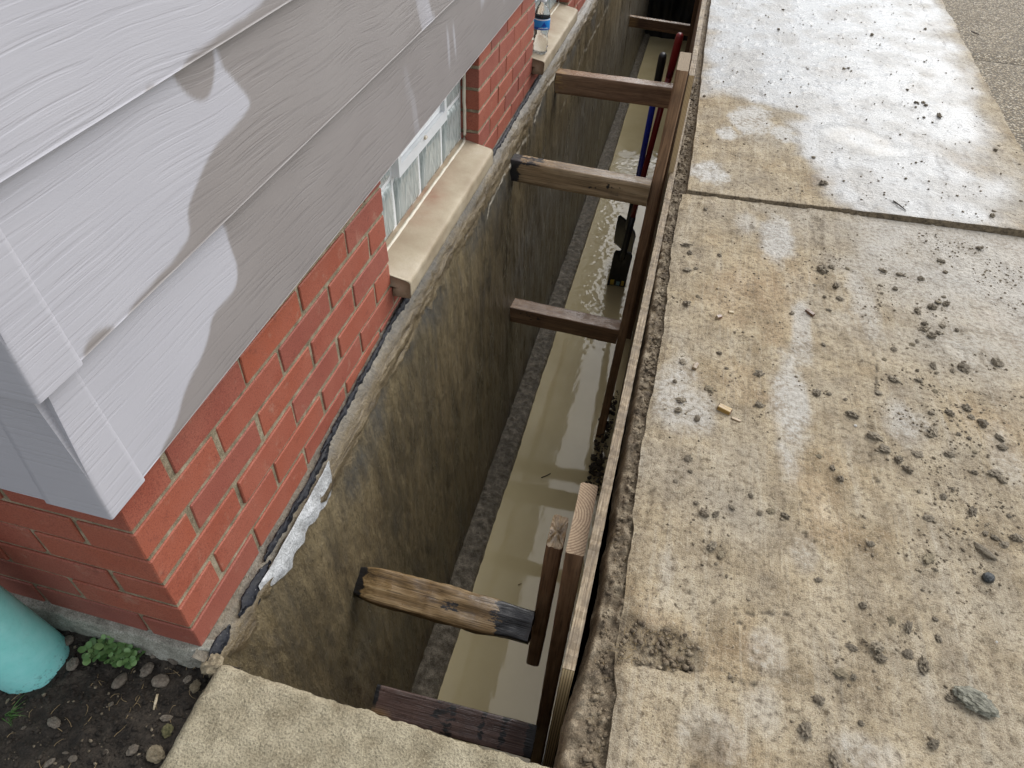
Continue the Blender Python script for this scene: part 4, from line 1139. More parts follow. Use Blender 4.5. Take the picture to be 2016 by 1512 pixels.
def board_mesh(i, along, u0, u1, fine):
    """one siding board; u runs along the board"""
    us = axis([(u0, min(u1, 2.6), 0.0045), (2.6, u1, 0.2)]) if fine and along == 'Y' else axis([(u0, u1, 0.0045 if fine else 0.25)])
    hs_ = np.linspace(0, 0.232, 56 if fine else 4)
    Uu, H = np.meshgrid(us, hs_, indexing='ij')
    zb = SB0 + EXPO * i
    Zt = zb + H + (tilt(Uu) if along == 'Y' else 0)
    out = XB - 0.075 * H + (0.0006 * fbm(Uu * 3, H * 3, i, 2) if fine else 0)
    out = out - 0.0010 * sstep(0.0015, 0.0, H)
    wet = wet_mask(i, Uu, Zt) if along == 'Y' else np.zeros_like(Uu)
    def pad(A): return np.concatenate([A[:, :1], A[:, :1], A], 1)
    outp, Up, Zp, wp = pad(out), pad(Uu), pad(Zt), pad(wet)
    outp[:, 0] -= 0.012
    if along == 'Y':
        return grid_mesh('siding_board', outp, Up, Zp, SIDING_Y, dict(wet=wp))
    return grid_mesh('siding_board', Up, -outp, Zp, SIDING_X, dict(wet=wp))

def cap_mesh(i):
    """corner cover: bent sheet over both boards"""
    zb = SB0 + EXPO * i - 0.002
    hs_ = np.linspace(0, 0.215, 24)
    path = [(-0.055, 0), (-0.030, 0), (0.0, 0), (0.6, 0)]
    pts = []
    a = np.concatenate([np.linspace(-0.058, 0.0, 14)])
    rows = []
    for h in hs_:
        off = XB + 0.0016 - 0.075 * h
        r = []
        r.append((-0.058, -(off - 0.003)))
        for t in np.linspace(-0.057, off - 0.003, 12):
            r.append((t, -off))
        r.append((off - 0.0008, -off + 0.0008))
        for t in np.linspace(-off + 0.003, 0.027, 12):
            r.append((off, t))
        r.append((off - 0.0016, 0.0295))
        rows.append([(x, y, zb + h) for x, y in r])
    A = np.array(rows)
    return grid_mesh('corner_cap', A[..., 0].T, A[..., 1].T, A[..., 2].T, SIDING_Y, dict(wet=np.zeros(A.shape[:2]).T))
for i in range(12):
    fine = i < 4
    b = obj('siding_board', board_mesh(i, 'Y', -XB + 0.004, HOUSE_END, fine), house)
    obj('siding_board', board_mesh(i, 'X', -1.4 if fine else -6.0, XB - 0.004, fine), house)
    obj('corner_cap', cap_mesh(i), b)
# solid body behind the cladding
obj('house_body', boxes_mesh('house_body', [(-6.0, -0.17, 0.17, HOUSE_END, -0.02, 2.9), (-6.0, 0.012, 0.012, HOUSE_END, 0.601, 2.9), (-6.0, -1.41, 0.0, 0.169, -0.08, 2.9)], ROOFLINE), house)

# ================================================================== TIMBER SHORING
def beam_mesh(name, L, w, h, mats, seed, rough=0.0012, rad=0.004, tarf=None, rawf=None, nl=90, shape=None, endjag=(0.0, 0.0)):
    """length along local X, width Y, height Z; ends are separate faces with the second material"""
    ks = 7
    ring = []
    for (sx, sy) in ((1, -1), (1, 1), (-1, 1), (-1, -1)):
        cy, cz = sx * (w / 2 - rad), sy * (h / 2 - rad)
        a0 = {(1, -1): -90, (1, 1): 0, (-1, 1): 90, (-1, -1): 180}[(sx, sy)]
        arc = [(cy + rad * math.cos(math.radians(a0 + t)), cz + rad * math.sin(math.radians(a0 + t))) for t in (0, 45, 90)]
        ring.append(arc)
    pts = []
    for q in range(4):
        pts += ring[q]
        p0, p1 = ring[q][-1], ring[(q + 1) % 4][0]
        pts += [(p0[0] + (p1[0] - p0[0]) * t / ks, p0[1] + (p1[1] - p0[1]) * t / ks) for t in range(1, ks)]
    P = np.array(pts); n = len(P)
    xs = np.linspace(-L / 2, L / 2, nl)
    X = np.repeat(xs[:, None], n, 1); Y = np.repeat(P[None, :, 0], nl, 0); Z = np.repeat(P[None, :, 1], nl, 0)
    d = rough * fbm(X * 14, Y * 60 + seed, Z * 60, 3) + rough * 0.8 * fbm(X * 5, Y * 200, Z * 200 + seed, 2)
    rr = np.sqrt(Y * Y + Z * Z)
    Y = Y * (1 + d / np.maximum(rr, 0.01)); Z = Z * (1 + d / np.maximum(rr, 0.01))
    X[0] -= endjag[0] * np.abs(fbm(Y[0] * 60, Z[0] * 60, seed, 3)); X[-1] += endjag[1] * np.abs(fbm(Y[-1] * 60, Z[-1] * 60, seed + 1, 3))
    if shape:
        X, Y, Z = shape(X, Y, Z)
    T = (X / L + 0.5)
    tar = tarf(T, Y, Z) if tarf else np.zeros_like(X)
    raw = rawf(T, Y, Z) if rawf else np.zeros_like(X)
    vs = np.stack([X, Y, Z], -1).reshape(-1, 3)
    faces, mi = [], []
    for i in range(nl - 1):
        for k in range(n):
            l = (k + 1) % n
            faces.append((i * n + k, i * n + l, (i + 1) * n + l, (i + 1) * n + k)); mi.append(0)
    # ends: own vertices so the arris stays crisp
    ex, et, er = [], list(tar.reshape(-1)), list(raw.reshape(-1))
    base = len(vs); vs = list(map(tuple, vs))
    for i, rev in ((0, True), (nl - 1, False)):
        b = len(vs)
        for k in range(n):
            vs.append((X[i, k], Y[i, k], Z[i, k])); et.append(tar[i, k]); er.append(raw[i, k])
        for s, (sc) in enumerate((0.66, 0.33)):
            for k in range(n):
                j = (endjag[0] if i == 0 else endjag[1]) * 0.7 * random.uniform(-1, 1)
                cx = X[i].mean() + (X[i, k] - X[i].mean()) * sc
                vs.append((cx + j, Y[i].mean() + (Y[i, k] - Y[i].mean()) * sc, Z[i].mean() + (Z[i, k] - Z[i].mean()) * sc)); et.append(tar[i, k]); er.append(raw[i, k])
        c = len(vs); vs.append((X[i].mean(), Y[i].mean(), Z[i].mean())); et.append(float(tar[i].mean())); er.append(float(raw[i].mean()))
        for s in range(2):
            for k in range(n):
                l = (k + 1) % n
                q = (b + s * n + k, b + s * n + l, b + (s + 1) * n + l, b + (s + 1) * n + k)
                faces.append(q[::-1] if not rev else q); mi.append(1)
        for k in range(n):
            l = (k + 1) % n
            q = (b + 2 * n + k, b + 2 * n + l, c)
            faces.append(q[::-1] if not rev else q); mi.append(1)
    me = mesh_from(name, vs, faces, mats, dict(tar=et, raw=er), True, mi)
    bm = bmesh.new(); bm.from_mesh(me); bmesh.ops.recalc_face_normals(bm, faces=bm.faces); bm.to_mesh(me); bm.free()
    return me

def strut(label, a, b, w, h, mats, seed, roll=0.0, **k):
    a, b = Vector(a), Vector(b)
    d = b - a
    me = beam_mesh('timber_strut', d.length, w, h, mats, seed, **k)
    o = obj('timber_strut', me, None, (a + b) / 2)
    rz = math.atan2(d.y, d.x); ry = -math.asin(d.z / d.length)
    o.rotation_euler = Euler((roll, ry, rz), 'XYZ')
    return tag(o, label, 'timber', 'timber struts bracing the trench')

def tar_ends(l, r, extra=None):
    def f(T, Y, Z):
        t = np.maximum(sstep(l, l * 0.4, T) if l > 0 else 0 * T, sstep(1 - r, 1 - r * 0.4, T) if r > 0 else 0 * T)
        if extra is not None:
            t = np.maximum(t, extra(T, Y, Z))
        return t * 0.95
    return f

# golden gouged strut close to the camera: ragged, tarred at both ends, lower front side blackened
def gnaw(X, Y, Z):
    t = sstep(-0.14, -0.225, X)
    Z = Z * (1 - 0.42 * t) - 0.006 * t
    Y = Y * (1 - 0.25 * t)
    e = sstep(0.14, 0.21, X)
    Y = Y * (1 - 0.12 * e); Z = Z * (1 - 0.18 * e)
    Z = Z + 0.004 * fbm(X * 16, Y * 30, 1.0, 3); Y = Y + 0.003 * fbm(X * 14, Z * 30, 4.0, 3)
    return X, Y, Z
strut('gouged golden timber strut with black tarred ends near the step', (0.018, 0.405, -0.435), (0.5095, 0.400, -0.437), 0.086, 0.062, [WOOD_OLD, WOOD_OLD], 3.0, roll=0.42, rough=0.0040, rad=0.007, nl=160, shape=gnaw, endjag=(0.012, 0.006),
      tarf=tar_ends(0.17, 0.25, lambda T, Y, Z: 0.9 * sstep(0.002, -0.03, Z) * sstep(0.028, 0.0, Y - 0.0) * sstep(0.12, 0.3, T) * (0.5 + 0.5 * fbm(T * 6, Y * 20, Z * 20, 3)) + 0.55 * sstep(0.5, 0.56, T) * sstep(0.66, 0.6, T) * sstep(0.018, 0.03, Z) * sstep(0.012, -0.01, np.abs(Y) - 0.012)))
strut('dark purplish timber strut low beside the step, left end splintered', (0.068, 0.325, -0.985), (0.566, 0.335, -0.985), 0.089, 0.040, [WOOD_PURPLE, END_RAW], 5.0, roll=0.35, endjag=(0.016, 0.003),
      tarf=tar_ends(0.05, 0.07, lambda T, Y, Z: 0.5 * sstep(0.34, 0.4, T) * sstep(0.56, 0.5, T) * sstep(0.0, 0.01, Z) + 0.55 * sstep(0.64, 0.68, T) * sstep(0.72, 0.69, T) + 0.55 * sstep(0.78, 0.8, T) * sstep(0.86, 0.82, T)),
      rawf=lambda T, Y, Z: sstep(0.17, 0.08, T) * sstep(-0.01, -0.03, Y) * 0.8)
strut('reddish brown timber strut with black ink marks on its left end', (0.058, 2.025, -0.755), (0.556, 2.03, -0.775), 0.078, 0.080, [WOOD_POST, END_TAN], 7.0,
      tarf=lambda T, Y, Z: 0.62 * sstep(0.09, 0.11, T) * sstep(0.34, 0.32, T) * sstep(-0.036, -0.038, Y) * sstep(0.004, 0.009, Z + 0.012) * sstep(0.034, 0.026, Z) * (0.45 + 0.9 * fbm(T * 45, Z * 90, 3.0, 2)))
strut('tan timber strut with tarred left end and dark stamp on its side', (0.046, 1.985, -0.050), (0.572, 1.965, -0.058), 0.060, 0.086, [WOOD_TAN, END_TAN], 9.0, rad=0.006,
      tarf=tar_ends(0.10, 0.0, lambda T, Y, Z: 0.6 * sstep(0.56, 0.58, T) * sstep(0.82, 0.80, T) * sstep(-0.02, -0.026, Y) * sstep(0.03, 0.02, np.abs(Z)) * (0.35 + 0.9 * fbm(T * 40, Z * 70, 5.0, 2)) + 0.45 * sstep(0.4, 0.15, T) * sstep(0.02, 0.04, Z)))
strut('brown timber strut with wet glossy top and splintered left end', (0.046, 2.83, -0.015), (0.600, 2.84, -0.020), 0.066, 0.092, [WOOD_POST, END_RAW], 11.0, endjag=(0.012, 0.002),
      rawf=lambda T, Y, Z: sstep(0.12, 0.04, T) * 0.9 * (0.5 + 0.5 * np.sign(fbm(T * 20, Y * 80, Z * 80, 2))), tarf=lambda T, Y, Z: 0.0 * T)
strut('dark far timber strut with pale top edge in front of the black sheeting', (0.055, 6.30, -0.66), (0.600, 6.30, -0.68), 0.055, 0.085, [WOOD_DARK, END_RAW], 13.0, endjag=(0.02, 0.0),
      rawf=lambda T, Y, Z: np.maximum(sstep(0.2, 0.08, T), sstep(0.038, 0.042, Z)) * 0.7)  # paler at the left end and along the top

def post(label, x, y, ztop, zbot, thick, width, mats, seed, lean=0.0, **k):
    L = ztop - zbot
    me = beam_mesh('timber_post', L, width, thick, mats, seed, **k)
    o = obj('timber_post', me, None, (x - lean * L / 2, y, (ztop + zbot) / 2))
    o.rotation_euler = Euler((0, -math.pi / 2 + lean, 0), 'XYZ')
    return tag(o, label, 'timber', 'upright timber posts in the trench')
post('broad upright timber with pale sawn end-grain top, nearest the step', 0.581, 0.466, -0.040, -1.62, 0.038, 0.184, [WOOD_POST, END_PALE], 21.0, lean=0.0, rad=0.005, nl=60)
post('short weathered timber cleat with split top beside the broad near post', 0.5305, 0.515, -0.185, -0.80, 0.038, 0.089, [WOOD_POST, WOOD_TAN], 23.0, lean=0.02, rad=0.007, endjag=(0.002, 0.012), nl=50)
post('tall upright timber rising above the slab beside the shovels', 0.601, 2.065, 0.375, -1.62, 0.038, 0.186, [WOOD_POST, END_TAN], 25.0, lean=0.022, rad=0.004, nl=60)
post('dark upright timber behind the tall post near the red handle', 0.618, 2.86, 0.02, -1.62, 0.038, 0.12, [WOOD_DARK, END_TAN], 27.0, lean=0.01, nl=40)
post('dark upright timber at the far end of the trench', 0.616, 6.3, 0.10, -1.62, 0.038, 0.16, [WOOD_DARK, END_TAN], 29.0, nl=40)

# plywood sheets: local X along the trench, Y thickness, Z height
def ply(label, a, b, ztop, zbot, th, seed, rag=0.003):
    a, b = Vector((*a, 0)), Vector((*b, 0))
    L = (b - a).length
    nl = int(L / 0.012)
    xs = np.linspace(-L / 2, L / 2, nl)
    top = ztop + rag * fbm(xs * 9, seed, 1.0, 4) + rag * 0.5 * fbm(xs * 60, seed, 2.0, 2)
    wob = 0.0012 * fbm(xs * 20, seed, 3.0, 3)
    prof = [(th / 2, zbot), (th / 2, None), (th / 2 - 0.002, 'e'), (-th / 2 + 0.002, 'e'), (-th / 2, None), (-th / 2, zbot)]
    vs, fs, mi = [], [], []
    cols = []
    for side in (1, -1):
        cols.append([(side * th / 2, 0), (side * th / 2, 1)])
    grid = []
    seqs = [(th / 2, 'b'), (th / 2, 't'), (th / 2, 't2'), (th / 6, 't2'), (-th / 6, 't2'), (-th / 2, 't2'), (-th / 2, 't'), (-th / 2, 'b')]
    for i, x in enumerate(xs):
        for yv, kk in seqs:
            z = zbot if kk == 'b' else top[i] - (0.0 if kk == 't2' else 0.0008)
            jj = wob[i] if kk != 'b' else 0
            vs.append((x, yv + (jj if abs(yv) > th / 3 else 0), z + (0.0015 * math.sin(x * 300 + yv * 900) if abs(yv) < th / 3 else 0)))
    n = len(seqs)
    for i in range(nl - 1):
        for k in range(n - 1):
            fs.append((i * n + k, (i + 1) * n + k, (i + 1) * n + k + 1, i * n + k + 1)); mi.append(1 if 1 <= k <= 5 else 0)
    for i, rev in ((0, 0), (nl - 1, 1)):
        b0 = len(vs)
        for k in (0, 1, 6, 7):
            vs.append(vs[i * n + k])
        fs.append((b0, b0 + 1, b0 + 2, b0 + 3) if not rev else (b0 + 3, b0 + 2, b0 + 1, b0)); mi.append(2)
    me = mesh_from('plywood_sheet', vs, fs, [PLY, PLYEDGE, PLYEND], None, False, mi)
    bm = bmesh.new(); bm.from_mesh(me); bmesh.ops.recalc_face_normals(bm, faces=bm.faces); bm.to_mesh(me); bm.free()
    o = obj('plywood_sheet', me, None, (a + b) / 2)
    o.rotation_euler.z = math.atan2((b - a).y, (b - a).x)
    return tag(o, label, 'plywood', 'plywood sheets lining the trench')
ply('long near plywood sheet with weathered top edge along the rubble', (0.612, 0.125), (0.653, 2.78), 0.0, -1.6, 0.021, 1.0)
ply('far plywood sheet with pale layered edge standing above the slab', (0.634, 2.03), (0.636, 5.2), 0.345, -1.6, 0.018, 2.0, 0.002)
ply('dark plywood sheet lining the far end of the trench', (0.645, 5.3), (0.640, 8.5), 0.05, -1.6, 0.018, 3.0)

# ================================================================== SHOVELS
def shovel(label, top, sock, tip, col, bw, bl, roll, stickers=False, dish=0.012):
    """handle from top to sock, blade from sock to tip"""
    top, sock, tip = Vector(top), Vector(sock), Vector(tip)
    s = tag(empty('shovel', tuple(tip)), label, 'shovel', 'shovels standing in the trench')
    inv = lambda p: p - tip
    d = (sock - top)
    obj('handle', tube_mesh('handle', [inv(top + d * t) for t in (0.14, 0.5, 0.86)], 0.0155, col, 14), s)
    obj('grip', tube_mesh('grip', [inv(top + d * t) for t in (0, 0.006, 0.02, 0.07, 0.12, 0.16)], [0.012, 0.017, 0.019, 0.019, 0.018, 0.0165], BLACK if col is BLUE else col, 14), s)
    obj('socket', tube_mesh('socket', [inv(top + d * t) for t in (0.80, 0.9, 1.0, 1.05)], [0.0185, 0.019, 0.021, 0.016], BLADE, 14), s)
    ax = (tip - sock).normalized()
    side = ax.cross(Vector((0, 0, 1))).normalized()
    side = Matrix.Rotation(roll, 3, ax) @ side
    nor = ax.cross(side).normalized()
    n, m_ = 15, 13
    rows = []
    for j in range(m_):
        t = j / (m_ - 1)
        r = []
        for i in range(n):
            u = i / (n - 1) * 2 - 1
            wv = bw / 2 * (1 if t > 0.06 else 0.85)
            dz = dish * (u * u) + 0.010 * math.exp(-(u / 0.22) ** 2) * max(0, 1 - t * 1.6) * -1 - 0.02 * t * t
            r.append(inv(sock) + ax * (t * bl) + side * (u * wv) + nor * dz)
        rows.append(r)
    A = np.array([[tuple(v) for v in r] for r in rows])
    B = A - np.array(tuple(nor * 0.0025))
    vs = list(A.reshape(-1, 3)) + list(B.reshape(-1, 3))
    fs = []
    N = n * m_
    for j in range(m_ - 1):
        for i in range(n - 1):
            q = (j * n + i, j * n + i + 1, (j + 1) * n + i + 1, (j + 1) * n + i)
            fs.append(q); fs.append(tuple(N + v for v in q[::-1]))
    per = [i for i in range(n)] + [j * n + n - 1 for j in range(1, m_)] + [(m_ - 1) * n + i for i in range(n - 2, -1, -1)] + [j * n for j in range(m_ - 2, 0, -1)]
    for a, b in zip(per, per[1:] + per[:1]):
        fs.append((a, N + a, N + b, b))
    bl_o = obj('blade', mesh_from('blade', vs, fs, BLADE), s)
    if stickers:
        for (u0, u1, t0, t1, mt) in ((-0.72, -0.3, 0.80, 0.95, YELLOW), (-0.05, 0.35, 0.84, 0.95, PALEBLUE), (0.5, 0.8, 0.80, 0.93, YELLOW)):
            P = [inv(sock) + ax * (t * bl) + side * (u * bw / 2) + nor * (dish * u * u - 0.02 * t * t + sgn * 0.0042) for sgn in (1, -1.4) for u, t in ((u0, t0), (u1, t0), (u1, t1), (u0, t1))]
            obj('sticker', mesh_from('sticker', P, [(0, 1, 2, 3), (7, 6, 5, 4), (0, 4, 5, 1), (1, 5, 6, 2), (2, 6, 7, 3), (3, 7, 4, 0)], mt, smooth=False), bl_o)
    return s
shovel('blue handled shovel with black grip standing in the muddy water', (0.502, 3.0, 0.105), (0.468, 3.50, -1.06), (0.445, 3.60, -1.36), BLUE, 0.19, 0.30, 1.0)
shovel('red handled spade with yellow marked black blade dipping in the water', (0.560, 3.12, 0.165), (0.475, 3.26, -1.12), (0.462, 3.30, -1.44), RED, 0.115, 0.31, 0.25, True, 0.006)

# ================================================================== BOTTLE ON THE FAR SILL
def bottle():
    s = tag(empty('water_bottle', (0.012, 2.555, 0.185)), 'empty clear plastic water bottle with blue label on the far window sill', 'bottle')
    prof = [(0.006, 0.004), (0.018, 0.001), (0.026, 0.004), (0.029, 0.010), (0.0275, 0.022), (0.031, 0.030), (0.0285, 0.037), (0.0315, 0.045), (0.0285, 0.053), (0.0310, 0.062), (0.027, 0.072), (0.0300, 0.084), (0.0325, 0.094), (0.0325, 0.137), (0.0325, 0.143), (0.031, 0.152), (0.027, 0.164), (0.021, 0.176), (0.0145, 0.186), (0.0128, 0.192), (0.0128, 0.196)]
    obj('body', lathe_mesh('body', prof, PET, 40, lambda a, z: 1 + (0.035 * math.sin(5 * a + z * 60) if z < 0.09 else 0.01 * math.sin(3 * a))), s)
    obj('cap', lathe_mesh('cap', [(0.0, 0.207), (0.0130, 0.207), (0.0146, 0.205), (0.0148, 0.196), (0.0148, 0.194), (0.0, 0.194)], VINYL, 28, lambda a, z: 1 + 0.012 * math.sin(28 * a)), s)
    lab = obj('label_band', lathe_mesh('label_band', [(0.0331, 0.097), (0.0333, 0.0975), (0.0333, 0.1365), (0.0331, 0.137)], LABELBLUE, 48), s)
    def arc_patch(a0, a1, z0, z1, mt, r=0.0336, top=None):
        n = 14
        vs = []
        for i in range(n + 1):
            a = math.radians(a0 + (a1 - a0) * i / n)
            zt = z1 if top is None else z0 + (z1 - z0) * top(i / n)
            vs += [(r * math.cos(a), r * math.sin(a), z0), (r * math.cos(a), r * math.sin(a), zt)]
        return obj('print', mesh_from('print', vs, [(2 * i, 2 * i + 2, 2 * i + 3, 2 * i + 1) for i in range(n)], mt), lab)
    c = -62
    arc_patch(c - 85, c + 85, 0.098, 0.108, LABELNAVY, top=lambda t: 0.55 + 0.35 * math.sin(t * 7))
    arc_patch(c - 85, c + 85, 0.132, 0.1362, LABELWHITE, 0.0335)
    arc_patch(c - 22, c + 22, 0.110, 0.127, LABELNAVY, 0.0337, lambda t: max(0.02, 1 - abs(t - 0.5) * 2.2))
    for i, k in enumerate((-34, -24, -12, 0, 10, 22, 33)):
        arc_patch(c + k - 4, c + k + 3, 0.1015, 0.1045 + 0.0008 * (i % 3), LABELWHITE, 0.0339)
    # pen scribble on the shoulder
    def at(a, z, r): return (r * math.cos(math.radians(a)), r * math.sin(math.radians(a)), z)
    for pts in ([at(c - 38, 0.160, 0.0298), at(c - 22, 0.151, 0.0322), at(c - 12, 0.144, 0.0330)], [at(c - 4, 0.161, 0.0294), at(c - 12, 0.150, 0.0322), at(c - 20, 0.141, 0.0332)], [at(c - 30, 0.152, 0.0320), at(c - 8, 0.153, 0.0318)]):
        obj('pen_mark', tube_mesh('pen_mark', pts, 0.0011, INK, 6), s)
    return s
bottle()

# ================================================================== PIPE
def pipe():
    s = tag(empty('drain_pipe', (-0.292, -0.078, -0.075)), 'teal plastic drain pipe rising from the soil by the brick corner', 'pipe')
    s.rotation_euler = (0.05, -0.13, 0)
    n, R_ = 56, 0.0565
    zs = np.linspace(0.0, 0.25, 40); aa = np.linspace(0, 2 * np.pi, n + 1)
    Zg, A = np.meshgrid(zs, aa, indexing='ij')
    dirt = sstep(0.05, 0.02, Zg) * 0.6 + 0.06
    me = grid_mesh('barrel', R_ * np.cos(A), R_ * np.sin(A), Zg, PVC, dict(dirt=dirt), flip=True)
    obj('barrel', me, s)
    obj('coupling', lathe_mesh('coupling', [(0.0572, 0.234), (0.0625, 0.236), (0.064, 0.240), (0.064, 0.299), (0.0625, 0.303), (0.050, 0.303), (0.048, 0.299), (0.048, 0.19)], CREAM, 48), s)
    obj('downspout', boxes_mesh('downspout', [(-0.035, 0.035, -0.028, 0.028, 0.20, 2.4)], mat_simple('grey_downspout', (0.45, 0.45, 0.48), 0.4)), s)
    return s
pipe()

# ================================================================== CLODS, STONES, PLANTS
def lump(seed, sub=2, rough=0.34, flat=0.7, elong=1.0, mat=CLOD):
    bm = bmesh.new()
    bmesh.ops.create_icosphere(bm, subdivisions=sub, radius=1.0)
    P = np.array([v.co[:] for v in bm.verts])
    fq = 1.1 if rough < 0.3 else 2.2
    d = 1 + rough * fbm(P[:, 0] * fq + seed * 3.7, P[:, 1] * fq, P[:, 2] * fq + seed, 5, 0.78)
    for v, k in zip(bm.verts, d):
        c = v.co * float(k)
        c.x *= elong; c.z *= flat
        v.co = c
    me = bpy.data.meshes.new('lump')
    bm.to_mesh(me); bm.free()
    me.materials.append(mat)
    me.polygons.foreach_set('use_smooth', [rough < 0.3] * len(me.polygons))
    return me
CL = [lump(i, 3, 0.95 + 0.25 * (i % 3), 0.5 + 0.1 * (i % 4), 1.0 + 0.18 * (i % 3)) for i in range(12)]
CLT = [lump(40 + i, 3, 1.0, 0.38, 1.2, CLOD_TAN) for i in range(4)]
def put(name, me, x, y, z, r, label, cat, group, sink=0.25, rot=None):
    o = bpy.data.objects.new(name, me)
    o.location = (x, y, z + r * (0.55 - sink))
    o.scale = (r * random.uniform(0.85, 1.25), r * random.uniform(0.75, 1.05), r * random.uniform(0.7, 1.1))
    o.rotation_euler = rot or (random.uniform(-0.3, 0.3), random.uniform(-0.3, 0.3), random.uniform(0, 6.28))
    link(o)
    return tag(o, label, cat, group)
for i, (x, y, r) in enumerate(CLODS_NEAR):
    tan = (i % 9 == 4) or r in (0.0126,)
    col_ = 'by the rubble' if x < 0.82 else ('near the pale stripe' if x < 1.13 else ('right of the pale stripe' if x < 1.32 else 'on the right side'))
    row_ = 'by the slab joint' if y > 1.3 else ('level with middle strut' if y > 1.0 else ('level with yellow chip' if y > 0.66 else ('level with near post' if y > 0.4 else 'at the bottom')))
    where = f'{row_}, {col_}'
    z = float(slab_h(x, y))
    r *= 0.92
    if tan:
        put('mud_clod', CLT[i % 4], x, y, z, r, f'flat tan mud flake on near slab {where}', 'clod', f'tan flakes {where}', 0.35)
    elif r > 0.0105:
        put('mud_clod', CL[i % 12], x, y, z, r, f'larger grey-brown clod on near slab {where}', 'clod', f'larger clods {where}')
    else:
        put('mud_clod', CL[i % 12], x, y, z, r, f'small grey-brown clod on near slab {where}', 'clod', f'small clods {where}')
for i, (x, y, r) in enumerate(CLODS_FAR):
    put('mud_clod', CL[(i * 5) % 12], x, y, float(far_h(x, y)), r * 0.9, f"dark mud clod on the {'wet' if y > 2.4 else 'drier'} far slab {'left of its puddle' if x < 1.2 else 'towards the aggregate paving' if x > 1.6 else 'amid the wet glare'}", 'clod', f"far slab clods {'left' if x < 1.2 else 'right' if x > 1.6 else 'middle'}{' wet' if y > 2.4 else ' dry'}")
# singular pieces
put('mud_clod', lump(83, 4, 0.55, 0.62, 1.2, CLOD_GREEN), 1.277, 0.248, float(slab_h(1.277, 0.248)), 0.0235, 'biggest clod, greenish grey, on the slab near the lower right corner', 'clod', None, 0.2, (0, 0.05, -0.35))
put('stone', lump(78, 3, 0.28, 0.85, 1.05, STONE_BLACK), 1.360, 0.509, float(slab_h(1.36, 0.509)), 0.0118, 'speckled black stone on the muddy slab', 'stone', None, 0.1)
put('bark_piece', lump(79, 2, 0.5, 0.6, 2.0, CLOD), 1.367, 0.57, float(slab_h(1.367, 0.57)), 0.0095, 'long dark brown lump just above the speckled black stone', 'clod', None, 0.2, (0, 0, -0.75))
put('stone_chip', lump(80, 1, 0.4, 0.7, 1.0, WHITE_BIT), 1.156, 0.866, float(slab_h(1.156, 0.866)), 0.0042, 'tiny white chip on the muddy slab left of the dark rut', 'stone', None, 0.2)
put('stone_chip', lump(81, 1, 0.4, 0.7, 1.0, WHITE_BIT), 1.344, 0.374, float(slab_h(1.344, 0.374)), 0.0032, 'tiny white chip on the slab above the biggest clod', 'stone', None, 0.2)
YW = mat_wood('split_yellow_wood', (0.22, 0.12, 0.03), (0.42, 0.27, 0.07), (0.60, 0.44, 0.18), 0.6)
CW = mat_wood('cream_wood', (0.36, 0.27, 0.15), (0.55, 0.45, 0.28), (0.68, 0.58, 0.4), 0.6)
def chip(label, x, y, L, w, h, mt, rz, tilt_=0.0, end=None):
    me = beam_mesh('wood_chip', L, w, h, [mt, end or mt], L * 90, rough=0.0012, rad=0.0012, nl=10, endjag=(0.003, 0.003))
    o = obj('wood_chip', me, None, (x, y, float(slab_h(x, y)) + h * 0.5), (0.1, tilt_, rz))
    return tag(o, label, 'wood chip')
chip('chunky yellow split wood chip on the pale patch of the slab', 0.854, 0.829, 0.030, 0.014, 0.012, YW, -0.35, 0.05, WOOD_POST)
chip('thin brown bark sliver just below the yellow wood chip', 0.882, 0.806, 0.020, 0.007, 0.004, WOOD_TAN, -0.3)
chip('brown cut wood plug with pale end near the slab edge', 0.831, 1.191, 0.015, 0.010, 0.009, WOOD_DARK, 0.75, 0.1, CW)
chip('small cream wood offcut beyond the cut wood plug', 0.864, 1.226, 0.012, 0.007, 0.006, CW, 0.05)
chip('dark brown bark shred beside the narrow pale stripe', 1.079, 1.288, 0.026, 0.010, 0.008, WOOD_DARK, -0.8)
chip('grooved tan wood chunk close to the left slab edge', 0.779, 0.965, 0.022, 0.011, 0.009, WOOD_TAN, 1.3)
tag(obj('twig', tube_mesh('twig', [(1.400, 2.021, far_h(1.4, 2.021) + 0.002), (1.418, 1.995, far_h(1.418, 1.995) + 0.004), (1.434, 1.966, far_h(1.434, 1.966) + 0.002)], [0.002, 0.0022, 0.0012], TWIG, 6)), 'straight dark twig lying on the far slab by the joint', 'twig')
tag(obj('twig', tube_mesh('twig', [(2.17, 4.36, 0.012), (2.18, 4.33, 0.014), (2.20, 4.31, 0.012)], [0.003, 0.003, 0.002], TWIG, 6)), 'bent dark twig lying on the speckled aggregate paving', 'twig')

